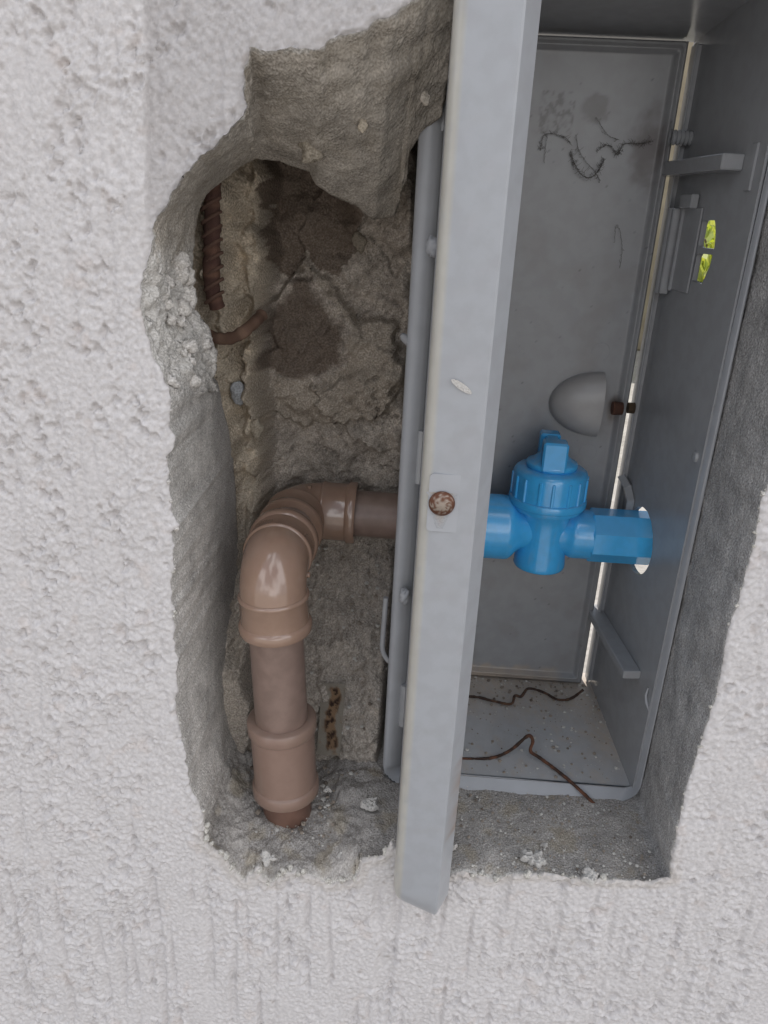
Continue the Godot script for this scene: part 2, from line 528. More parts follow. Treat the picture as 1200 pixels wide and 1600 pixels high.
func build_wall() -> void:
	var wall := thing("wall", Vector3(0, -0.95, -0.07), "thick white rough stuccoed wall with a broken niche cut into it", "wall")
	var rows := niche_rows()
	var nr := rows.size()
	var jag := noise(21, 0.11, 4)
	# the broken edge, one point each 0.9 mm
	var edge := PackedVector2Array()
	var at := PackedFloat32Array()
	for i in nr:
		var a := Vector2(rows[i][0], rows[i][1])
		var e := Vector2(rows[(i + 1) % nr][0], rows[(i + 1) % nr][1])
		var k := maxi(1, int(ceil(a.distance_to(e) / 0.9)))
		for j in k:
			var t := float(j) / k
			var p := a.lerp(e, t)
			var d := (e - a).normalized().orthogonal()
			var big := 1.0 if rows[i][5] != 3 else 0.6
			p += d * jag.get_noise_2d(p.x, p.y) * 1.6 * big
			edge.append(p)
			at.append(i + t)
	var ne := edge.size()

	# ---- stucco face, millimetres, fine grid with the niche cut out
	var g1 := noise(31, 1.0 / 5.2, 2)
	var g2 := noise(32, 1.0 / 3.4, 1, FastNoiseLite.TYPE_CELLULAR)
	var gf := noise(30, 1.0 / 2.1, 2)
	var g3 := noise(33, 1.0 / 42.0, 2)
	var pits := noise(34, 1.0 / 7.0, 1, FastNoiseLite.TYPE_CELLULAR)
	var mask := noise(35, 1.0 / 26.0, 2)
	var fur := noise(36, 1.0 / 6.5, 1)
	var lump := noise(37, 1.0 / 7.0, 4)
	var stain := noise(38, 1.0 / 20.0, 3)
	var x0 := -238.0
	var y0 := -452.0
	var st := 0.64
	var nx := int(476.0 / st)
	var ny := int(582.0 / st)
	var near := PackedFloat32Array()
	near.resize(nx * ny)
	near.fill(9.0)
	var who := PackedInt32Array()
	who.resize(nx * ny)
	for k in ne:
		var ci := int((edge[k].x - x0) / st)
		var cj := int((edge[k].y - y0) / st)
		for j in range(maxi(cj - 6, 0), mini(cj + 8, ny)):
			for i in range(maxi(ci - 6, 0), mini(ci + 8, nx)):
				var d := edge[k].distance_to(Vector2(x0 + i * st, y0 + j * st))
				if d < near[i + j * nx]:
					near[i + j * nx] = d
					who[i + j * nx] = k
	var inside := PackedByteArray()
	inside.resize(nx * ny)
	for j in ny:
		var y := y0 + j * st
		if y < -305.0 or y > 108.0:
			continue
		for i in nx:
			var x := x0 + i * st
			if x > -106.0 and x < 136.0 and Geometry2D.is_point_in_polygon(Vector2(x + 0.00137, y + 0.00213), edge):
				inside[i + j * nx] = 1
	for q in range(1, nx * ny - 1):
		if inside[q] and not inside[q - 1] and not inside[q + 1]:
			inside[q] = 0
	var pos := PackedVector3Array()
	pos.resize(nx * ny)
	var col := PackedColorArray()
	col.resize(nx * ny)
	for j in ny:
		var y := y0 + j * st
		for i in nx:
			var x := x0 + i * st
			var q := i + j * nx
			if inside[q] and near[q] > 3.0:
				continue
			var mk := 0.6 * mask.get_noise_2d(x * 1.1, y * 0.22) + 0.6 * mask.get_noise_2d(x + 200.0, y)
			var h := 0.62 * g1.get_noise_2d(x, y * 1.15) - 0.26 * g2.get_noise_2d(x + 1.2 * g1.get_noise_2d(y, x), y + 1.2 * g1.get_noise_2d(y + 50.0, x)) + 1.3 * g3.get_noise_2d(x, y)
			var low := sm(-230.0, -330.0, y)
			h = h * (0.78 + 1.2 * mk) + 0.52 * gf.get_noise_2d(x, y) * (0.8 + 0.7 * mask.get_noise_2d(x * 0.8 + 300.0, y * 0.8))
			h += (0.7 + 0.3 * low) * 0.95 * lump.get_noise_2d(x, y * (1.0 + 0.9 * low)) * (0.55 + mk)
			var pd := pits.get_noise_2d(x + 1.6 * g1.get_noise_2d(y, x) + 0.8 * gf.get_noise_2d(x, y), y + 1.9 * g1.get_noise_2d(y + 70.0, x) + 0.8 * gf.get_noise_2d(y, x))
			if pd < -0.62 and (mk > -0.02 or x < -112.0):
				h -= 1.7 * sm(-0.66, -0.86, pd) * clampf((mk + 0.02 + (0.14 if x < -112.0 else 0.0)) * 4.0, 0.0, 1.0)
			var fu := fur.get_noise_2d(x * 0.95 + 0.5 * g1.get_noise_2d(x, y), y * 0.04 + 40.0)
			h -= 1.75 * sm(0.12, 0.62, fu) * (0.4 + 0.6 * low) * (1.0 if x < 60.0 else 0.6) * sm(-0.4, 0.05, mask.get_noise_2d(x * 1.2 + 500.0, y * 0.5))
			# the thicker coat on the left stops in a fading step above
			var sx := -93.0 + 0.055 * (y + 5.0) + 0.6 * g3.get_noise_2d(y * 2.0, 9.0)
			var stepped := sm(-22.0, 5.0, y)
			h -= 2.8 * stepped * sm(sx - 0.5, sx + 0.5, x) * sm(sx + 60.0, sx + 10.0, x)
			var e := near[q]
			if e < 4.0 and not inside[q]:
				var crumb := 0.9 * sm(-200.0, -260.0, y) * sm(4.0, 1.2, e) * (0.6 + lump.get_noise_2d(x * 2.0, y * 2.0) * 1.6)
				h += crumb
				if e < 1.6:
					h -= 0.8 * pow(1.0 - e / 1.6, 2.0)
			var px := x
			var py := y
			if inside[q]:
				px = edge[who[q]].x
				py = edge[who[q]].y
				h = -0.9
			pos[q] = Vector3(px, py, h) * 0.001
			var s := stain.get_noise_2d(x, y)
			var tone := Color(1, 1, 1).lerp(Color(0.95, 0.88, 0.83), 0.4 * sm(0.36, 0.6, s))
			if stepped > 0.0:
				tone = tone.lerp(Color(0.78, 0.775, 0.775), 0.85 * stepped * sm(sx - 0.4, sx + 0.6, x) * sm(sx + 95.0, sx + 60.0, x) * sm(125.0, 90.0, y))
			tone = tone.lerp(Color(0.88, 0.84, 0.77), 0.5 * sm(9.0, 1.0, e) * sm(-240.0, -280.0, y))
			tone = tone.lerp(Color(0.55, 0.50, 0.46), 0.5 * sm(0.6, 0.75, g1.get_noise_2d(y * 0.6 + 300.0, x * 0.6)))
			col[q] = tone
	var b := MB.new()
	var vnear := PackedFloat32Array()
	var id := PackedInt32Array()
	id.resize(nx * ny)
	id.fill(-1)
	for j in ny:
		for i in nx:
			var q := i + j * nx
			if inside[q] and near[q] > 3.0:
				continue
			if inside[q]:
				# keep only the first row of points inside the edge
				var keep := false
				for dj in [-1, 0, 1]:
					for di in [-1, 0, 1]:
						var w: int = q + di + dj * nx
						if w >= 0 and w < nx * ny and not inside[w]:
							keep = true
				if not keep:
					continue
			var qa := pos[q + (1 if i < nx - 1 else 0)]
			var qb := pos[q - (1 if i > 0 else 0)]
			var qc := pos[q + (nx if j < ny - 1 else 0)]
			var qd := pos[q - (nx if j > 0 else 0)]
			var nn := Vector3(0, 0, 1)
			if not inside[q] and near[q] > 1.3:
				nn = (qa - qb).cross(qc - qd).normalized()
			elif near[q] <= 1.3:
				var out := edge[(who[q] + 2) % ne] - edge[(who[q] + ne - 2) % ne]
				var toward := Vector2(out.y, -out.x).normalized()
				if Geometry2D.is_point_in_polygon(edge[who[q]] - toward * 1.5, edge):
					toward = -toward
				nn = Vector3(-toward.x * 0.25, -toward.y * 0.25, 0.97).normalized()
			id[q] = b.vert(pos[q], nn, col[q])
			vnear.append(near[q])
	for j in ny - 1:
		for i in nx - 1:
			var q := i + j * nx
			var a := id[q]
			var e := id[q + 1]
			var f := id[q + nx + 1]
			var d := id[q + nx]
			if a < 0 or e < 0 or f < 0 or d < 0 or (inside[q] and inside[q + 1] and inside[q + nx] and inside[q + nx + 1]):
				if a >= 0 and e >= 0 and f >= 0 and not (inside[q] and inside[q + 1] and inside[q + nx + 1]):
					b.tri(a, f, e)
				elif a >= 0 and d >= 0 and f >= 0 and not (inside[q] and inside[q + nx] and inside[q + nx + 1]):
					b.tri(a, d, f)
				continue
			if near[q] < 3.0:
				b.tri(a, f, e)
				b.tri(a, d, f)
				continue
			b.ix.append(a); b.ix.append(f); b.ix.append(e)
			b.ix.append(a); b.ix.append(d); b.ix.append(f)
	# along the broken edge the normals come from the faces themselves, all turned outwards
	var add := PackedVector3Array()
	add.resize(b.v.size())
	for t in range(0, b.ix.size(), 3):
		var ia := b.ix[t]
		var ib := b.ix[t + 1]
		var ic := b.ix[t + 2]
		if vnear[ia] > 3.0 and vnear[ib] > 3.0 and vnear[ic] > 3.0:
			continue
		var fnm := (b.v[ic] - b.v[ia]).cross(b.v[ib] - b.v[ia])
		if fnm.z < 0.0:
			fnm = -fnm
			b.ix[t + 1] = ic
			b.ix[t + 2] = ib
		add[ia] += fnm
		add[ib] += fnm
		add[ic] += fnm
	for i in b.v.size():
		if vnear[i] < 2.4 and add[i].length_squared() > 0.0:
			b.n[i] = add[i].normalized()
	commit(b, "stucco_face", mats["stucco"], wall)

	# coarse stucco beyond what the eye is close to
	b = MB.new()
	for part in [[-0.55, -0.75, -0.2365, 0.45, 0.0035], [0.2375, -0.75, 0.55, 0.45, 0.0035], [-0.2365, 0.1285, 0.2375, 0.45, 0.0035], [-0.2365, -0.75, 0.2375, -0.4505, 0.0035],
			[-3.0, -0.95, -0.5495, 1.05, 0.03], [0.5495, -0.95, 3.0, 1.05, 0.03], [-0.5495, 0.4495, 0.5495, 1.05, 0.03], [-0.5495, -0.95, 0.5495, -0.7495, 0.03]]:
		var mx := int((part[2] - part[0]) / part[4]) + 2
		var my := int((part[3] - part[1]) / part[4]) + 2
		var pp := PackedVector3Array()
		for j in my:
			for i in mx:
				var x := lerpf(part[0], part[2], float(i) / (mx - 1))
				var y := lerpf(part[1], part[3], float(j) / (my - 1))
				var h := 1.1 * g3.get_noise_2d(x * 1000.0, y * 1000.0)
				if part[4] < 0.01:
					h += 1.1 * lump.get_noise_2d(x * 700.0, y * 700.0) + 0.5 * g1.get_noise_2d(x * 500.0, y * 500.0)
				pp.append(Vector3(x, y, 0.001 * h - 0.0003))
		b.grid(pp, mx, my, PackedColorArray(), 1.0)
	commit(b, "outer_stucco", mats["stucco"], wall)

	# ---- the cut from the broken edge inwards
	var rn := noise(41, 0.05, 4)
	var lumpy := noise(46, 0.16, 3)
	var rn2 := noise(42, 0.45, 2)
	var tn := noise(43, 0.05, 4)
	var wn := noise(44, 0.25, 2)
	var streak := noise(45, 0.35, 2)
	var tones := [Color(0.57, 0.52, 0.46), Color(0.74, 0.71, 0.68), Color(0.53, 0.50, 0.475), Color(0.55, 0.535, 0.53), Color(0.70, 0.675, 0.645)]
	var ns := 78
	var nt := 14
	var rowsn := ns + nt
	var base := PackedVector3Array()
	base.resize((ne + 1) * rowsn)
	var rgh := PackedFloat32Array()
	rgh.resize((ne + 1) * rowsn)
	col = PackedColorArray()
	col.resize((ne + 1) * rowsn)
	for k in ne + 1:
		var kk := k % ne
		var f: float = at[kk]
		var i0 := int(f)
		var r0: Array = rows[i0]
		var r1: Array = rows[(i0 + 1) % nr]
		var t := f - i0
		var p0 := Vector3(edge[kk].x, edge[kk].y, -0.5)
		var p1 := Vector3(lerpf(r0[2], r1[2], t), lerpf(r0[3], r1[3], t), lerpf(r0[4], r1[4], t))
		var away := (Vector3(edge[kk].x, edge[kk].y, 0) - Vector3(15, -110, 0)).normalized()
		var kind := int(r0[5])
		var p2 := p1 + away * 22.0 + Vector3(0, 0, -26)
		if kind == 2:
			p2 = p1 + Vector3(0, 4.0, -60.0)
		elif kind == 3:
			p2 = p1 + Vector3(34.0, 0, -8.0)
		var rough: float = lerpf(r0[6], r1[6], t)
		var thick: float = lerpf(r0[7], r1[7], t)
		var tone: Color = tones[kind].lerp(tones[int(r1[5])], t)
		for s in rowsn:
			var u := float(s) / (ns - 1)
			var p := p0.lerp(p1, u)
			if s >= ns:
				p = p1.lerp(p2, float(s - ns + 1) / nt)
			elif kind == 0 or kind == 4:
				p += Vector3(0, 0, 1) * (9.0 if kind == 0 else 4.0) * sin(PI * u) * (0.4 if f < 12 else 0.15)
			if kind == 2:
				# the broken edge's notches do not run on inwards
				var flat_y := lerpf(-279.0, -288.5, sm(-10.0, -34.0, p0.x) * sm(-84.0, -66.0, p0.x))
				var pf := Vector3(p0.x, flat_y, -0.5)
				var lead := p1 - p0
				var far := u * lead.length()
				if s < ns:
					p = pf.lerp(p1, u) + (p0 - pf) * exp(-far / 3.5)
			var q := s * (ne + 1) + k
			base[q] = p
			var gone := p0.distance_to(p)
			rgh[q] = rough * sm(0.0, 5.0, gone)
			var cc := tone * (1.0 + 0.34 * tn.get_noise_3dv(p) + 0.22 * rn2.get_noise_3dv(p))
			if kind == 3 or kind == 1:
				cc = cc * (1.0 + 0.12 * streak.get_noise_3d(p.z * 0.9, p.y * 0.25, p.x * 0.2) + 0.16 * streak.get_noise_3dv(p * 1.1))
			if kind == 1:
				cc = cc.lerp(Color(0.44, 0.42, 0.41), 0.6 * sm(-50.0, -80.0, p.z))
			if kind == 2:
				cc = cc.lerp(Color(0.50, 0.45, 0.38), sm(0.1, 0.5, tn.get_noise_3d(p.x, 50.0, p.z)))
			if kind == 0:
				cc = cc.lerp(Color(0.46, 0.41, 0.345), 0.6 * sm(0.0, 0.5, tn.get_noise_3d(p.x + 90.0, p.y, p.z)))
			var w := thick * (0.8 + 1.3 * wn.get_noise_3dv(p * 1.3))
			if kind == 2:
				w = minf(w, 1.2)
			if kind == 4:
				w = thick * (0.75 + 1.1 * tn.get_noise_3dv(p * 1.6))
			cc = cc.lerp(Color(0.80, 0.775, 0.74), sm(w + 0.7, w - 0.7, gone))
			cc.a = 1.0
			col[q] = cc
	var pts := PackedVector3Array()
	pts.resize(base.size())
	for s in rowsn:
		for k in ne + 1:
			var q := s * (ne + 1) + k
			var ka := (k + 1) % ne
			var kb := (k + ne - 1) % ne
			var du := base[s * (ne + 1) + ka] - base[s * (ne + 1) + kb]
			var dv := base[mini(s + 1, rowsn - 1) * (ne + 1) + k] - base[maxi(s - 1, 0) * (ne + 1) + k]
			var nn := du.cross(dv).normalized()
			if nn.dot(Vector3(0, -130, 20) - base[q]) < 0.0:
				nn = -nn
			var p := base[q]
			var kq := k if k < ne else 0
			p = base[s * (ne + 1) + kq]
			var rv := rgh[q]
			var d := 0.0
			if rv > 0.0:
				d = rv * (1.15 * rn.get_noise_3dv(p) + 0.16 * rn2.get_noise_3dv(p))
				if rv > 1.3 and rows[int(at[kq])][5] == 0:
					d += rv * (0.22 * lumpy.get_noise_3dv(p) + 0.25 * absf(rn.get_noise_3dv(p * 0.55 + Vector3(70, 0, 0))))
				elif rv > 1.6:
					d += rv * 0.55 * lumpy.get_noise_3dv(p)
					d += rv * 0.45 * (absf(rn.get_noise_3dv(p * 0.55 + Vector3(70, 0, 0))) * 2.0 - 0.4)
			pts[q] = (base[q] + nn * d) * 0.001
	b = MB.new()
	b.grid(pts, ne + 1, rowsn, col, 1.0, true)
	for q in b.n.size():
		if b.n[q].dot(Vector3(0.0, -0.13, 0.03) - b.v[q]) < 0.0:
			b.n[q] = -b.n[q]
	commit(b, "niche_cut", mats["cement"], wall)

	# ---- torn stucco lumps on the left break, crumbs along the lower edge
	var rng := RandomNumberGenerator.new()
	rng.seed = 12
	b = MB.new()
	for n_l in 330:
		var k := rng.randi() % ne
		var f: float = at[k]
		var c := Vector3.ZERO
		var rad := 0.0
		if f > 16.6 and f < 21.8:
			var r0: Array = rows[int(f)]
			var r1: Array = rows[int(f) + 1]
			var t := f - int(f)
			c = Vector3(edge[k].x, edge[k].y, 0).lerp(Vector3(lerpf(r0[2], r1[2], t), lerpf(r0[3], r1[3], t), lerpf(r0[4], r1[4], t)), pow(rng.randf(), 0.7))
			rad = rng.randf_range(1.4, 4.2)
		elif f > 36.5 and f < 62.0:
			c = Vector3(edge[k].x + rng.randf_range(-1, 1), edge[k].y + rng.randf_range(-1.6, 1.0), rng.randf_range(-1.6, 0.1))
			rad = 0.5 + 1.7 * pow(rng.randf(), 2.0)
		else:
			if rng.randf() < 0.5 or f < 17.0 or f > 76.0:
				continue
			c = Vector3(edge[k].x, edge[k].y, rng.randf_range(-1.6, -0.2))
			rad = 0.4 + 0.8 * pow(rng.randf(), 2.0)
		var lp := PackedVector3Array()
		for j in 8:
			for i in 11:
				var a := TAU * (i % 10) / 10.0
				var t := PI * j / 7.0
				var d := Vector3(sin(t) * cos(a), cos(t), sin(t) * sin(a))
				lp.append((c + d * rad * (0.85 + 0.75 * lumpy.get_noise_3dv(c * 3.0 + d * 4.5))) * 0.001)
		var tint := PackedColorArray()
		tint.resize(lp.size())
		tint.fill(Color(0.88, 0.84, 0.80) if f < 30.0 else Color(0.76, 0.73, 0.68))
		var from := b.v.size()
		b.grid(lp, 11, 8, tint, 1.0, true)
		for q in range(from, b.n.size()):
			if b.n[q].dot(b.v[q] - c * 0.001) < 0.0:
				b.n[q] = -b.n[q]
	commit(b, "stucco_crumbs", mats["cement"], wall).set_meta("kind", "stuff")

	# ---- the rough back of the cavity beside the box
	var rk := noise(51, 1.0 / 34.0, 5)
	var rk2 := noise(52, 1.0 / 15.0, 3)
	var rk3 := noise(53, 1.0 / 4.0, 3)
	var cell := noise(54, 1.0 / 26.0, 1, FastNoiseLite.TYPE_CELLULAR)
	cell.cellular_return_type = FastNoiseLite.RETURN_CELL_VALUE
	var cell2 := noise(55, 1.0 / 3.6, 1, FastNoiseLite.TYPE_CELLULAR)
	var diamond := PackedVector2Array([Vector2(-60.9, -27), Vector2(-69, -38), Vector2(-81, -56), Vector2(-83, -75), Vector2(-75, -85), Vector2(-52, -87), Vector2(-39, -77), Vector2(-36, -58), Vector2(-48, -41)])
	var plate := PackedVector2Array([Vector2(-60.9, -22), Vector2(-70, -36), Vector2(-84, -56), Vector2(-88, -95), Vector2(-60, -112), Vector2(-20, -104), Vector2(-6, -80), Vector2(-14, -50), Vector2(-33, -54), Vector2(-46, -36)])
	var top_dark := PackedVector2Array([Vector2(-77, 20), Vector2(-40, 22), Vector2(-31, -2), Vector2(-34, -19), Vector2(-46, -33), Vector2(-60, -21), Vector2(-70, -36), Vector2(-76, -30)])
	var cracks := [[Vector2(-46, -35), Vector2(-33, -53), Vector2(-20, -40), Vector2(-12, -46)], [Vector2(-6, -30), Vector2(-16, -72), Vector2(-31, -89), Vector2(-17, -102), Vector2(-6, -104)], [Vector2(-61, -87), Vector2(-45, -92), Vector2(-31, -98), Vector2(-10, -104)], [Vector2(-85, -137), Vector2(-61, -121), Vector2(-30, -130), Vector2(-7, -134)], [Vector2(-60, -22), Vector2(-72, -40), Vector2(-84, -56)], [Vector2(-31, -89), Vector2(-44, -104), Vector2(-38, -122)]]
	st = 0.85
	nx = int(132.0 / st)
	ny = int(366.0 / st)
	pts = PackedVector3Array()
	pts.resize(nx * ny)
	col = PackedColorArray()
	col.resize(nx * ny)
	for j in ny:
		for i in nx:
			var x := -122.0 + i * st
			var y := -306.0 + j * st
			var wx := x + 5.0 * rk2.get_noise_2d(x, y)
			var wy := y + 5.0 * rk2.get_noise_2d(y + 99.0, x)
			var z := -133.0 + 9.0 * rk.get_noise_2d(x, y) + 2.4 * rk2.get_noise_2d(x, y) + 0.6 * rk3.get_noise_2d(x, y) + 2.2 * cell.get_noise_2d(wx, wy)
			# the pale column on the left, coming forward to the cut
			var colm := sm(-72.0, -79.5, x + 4.0 * rk2.get_noise_2d(y * 0.7, 3.0) + (3.0 if y < -60.0 else 0.0))
			z += (30.0 + 8.0 * rk2.get_noise_2d(x * 1.2, y * 0.8) + 3.0 * rk3.get_noise_2d(x * 0.5, y * 0.5)) * colm + 16.0 * sm(-86.0, -96.0, x)
			var dv := 0.0
			var wp := Vector2(wx, wy)
			var pl := Geometry2D.is_point_in_polygon(wp, plate)
			var dp := 99.0
			if y > -125.0 and y < 15.0:
				for m in plate.size():
					dp = minf(dp, seg_dist(wp, plate[m], plate[(m + 1) % plate.size()]))
			if pl:
				z += 7.0 * sm(0.0, 2.5, dp) + 2.0 * sm(0.0, 14.0, dp)
			# rubble sloping forward to the floor
			var rub := sm(-172.0, -268.0, y)
			z += rub * (64.0 + 5.0 * rk2.get_noise_2d(y, x)) - rub * 2.0 * cell2.get_noise_2d(x, y) * (0.5 + rk2.get_noise_2d(x * 2.0, y * 2.0))
			z += sm(-130.0, -160.0, y) * 2.2 * (rk3.get_noise_2d(x * 0.6, y * 0.6) - 0.5 * cell2.get_noise_2d(x * 0.6, y * 0.6))
			# hanging mortar under the top lip, towards the box
			z += 16.0 * sm(-24.0, -4.0, y + 0.35 * (x + 20.0) + 5.0 * rk2.get_noise_2d(x, y)) * sm(-46.0, -34.0, x)
			var ck := 99.0
			if y > -150.0:
				for line in cracks:
					for m in line.size() - 1:
						ck = minf(ck, seg_dist(Vector2(x + 2.6 * rk3.get_noise_2d(x * 0.7, y * 0.7), y + 2.6 * rk3.get_noise_2d(y * 0.7, x * 0.7)), line[m], line[m + 1]))
			z -= 1.5 * sm(0.75, 0.15, ck)
			if x > -10.0:
				z = lerpf(z, -140.0, sm(-10.0, -4.0, x) * 0.7)
			pts[i + j * nx] = Vector3(x, y, clampf(z, -148.0, -60.0)) * 0.001
			var cc := Color(0.57, 0.505, 0.44) * (1.0 + 0.5 * rk.get_noise_2d(x * 1.3, y * 1.3 + 60.0) + 0.35 * rk3.get_noise_2d(x, y))
			cc = cc.lerp(Color(0.72, 0.62, 0.49) * (1.0 + 0.45 * rk2.get_noise_2d(x * 1.5, y * 0.6)), colm * 0.9)
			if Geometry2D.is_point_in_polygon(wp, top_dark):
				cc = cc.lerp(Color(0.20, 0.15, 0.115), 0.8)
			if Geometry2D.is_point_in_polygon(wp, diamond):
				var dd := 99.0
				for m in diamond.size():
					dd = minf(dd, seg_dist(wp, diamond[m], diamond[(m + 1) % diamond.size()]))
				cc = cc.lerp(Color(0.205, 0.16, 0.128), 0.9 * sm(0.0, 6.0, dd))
			elif pl:
				cc = cc.lerp(Color(0.52, 0.45, 0.37), 0.6)
			cc = cc.lerp(Color(0.62, 0.56, 0.50) * (1.0 + 0.4 * rk3.get_noise_2d(x * 1.4, y * 1.4)), sm(-120.0, -200.0, y) * 0.8)
			cc = cc.lerp(Color(0.10, 0.08, 0.065), 0.4 * sm(0.5, 0.1, ck))
			cc.a = 1.0
			col[i + j * nx] = cc
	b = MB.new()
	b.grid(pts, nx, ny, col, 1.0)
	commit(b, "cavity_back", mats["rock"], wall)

	# stones showing in the mortar
	for e in [[Vector3(-0.0255, 0.0268, -0.0330), 0.0022, Color(0.66, 0.58, 0.47)], [Vector3(-0.0040, 0.0360, -0.0300), 0.0021, Color(0.64, 0.58, 0.50)], [Vector3(-0.0455, 0.0205, -0.0480), 0.0060, Color(0.52, 0.46, 0.38)], [Vector3(-0.0875, -0.0865, -0.0965), 0.0050, Color(0.52, 0.54, 0.57)], [Vector3(-0.0800, -0.1050, -0.1010), 0.0045, Color(0.48, 0.42, 0.34)], [Vector3(-0.0330, -0.0150, -0.1230), 0.0040, Color(0.36, 0.31, 0.25)]]:
		b = MB.new()
		var sp := PackedVector3Array()
		for j in 13:
			for i in 21:
				var a := TAU * (i % 20) / 20.0
				var t := PI * j / 12.0
				var d := Vector3(sin(t) * cos(a) * 0.8, cos(t) * 1.1, sin(t) * sin(a) * 0.6)
				sp.append((e[0] as Vector3) + d * (e[1] as float) * (1.0 + 0.5 * rk3.get_noise_3dv(d * 3.0 + (e[0] as Vector3) * 700.0)))
		var tint := PackedColorArray()
		tint.resize(sp.size())
		tint.fill(e[2])
		b.grid(sp, 21, 13, tint, 1.0, true)
		for q in b.n.size():
			if b.n[q].dot(b.v[q] - (e[0] as Vector3)) < 0.0:
				b.n[q] = -b.n[q]
		commit(b, "stone", mats["rock"], wall)

	# the wall's masonry behind the faces, with the opening for the box and the hollow beside it
	b = MB.new()
	for s in [[-3.0, -0.96, -0.12, 1.04, -0.15, -0.006], [0.168, -0.96, 3.0, 1.04, -0.15, -0.006], [-0.12, 0.131, 0.168, 1.04, -0.15, -0.006], [-0.12, -0.96, 0.168, -0.316, -0.15, -0.006],
			[-0.12, -0.316, -0.001, 0.131, -0.156, -0.149], [-0.001, -0.316, 0.168, -0.2875, -0.15, -0.066], [-0.001, 0.101, 0.168, 0.131, -0.15, -0.064]]:
		b.box(Transform3D(Basis(), Vector3(s[0] + s[2], s[1] + s[3], s[4] + s[5]) * 0.5), Vector3(s[2] - s[0], s[3] - s[1], s[5] - s[4]), 0.002)
	commit(b, "masonry", mats["core"], wall)


# ---------------------------------------------------------------- meter box
func side_x(z: float) -> float:
	return 0.1165 + (z + 0.134) * 0.09


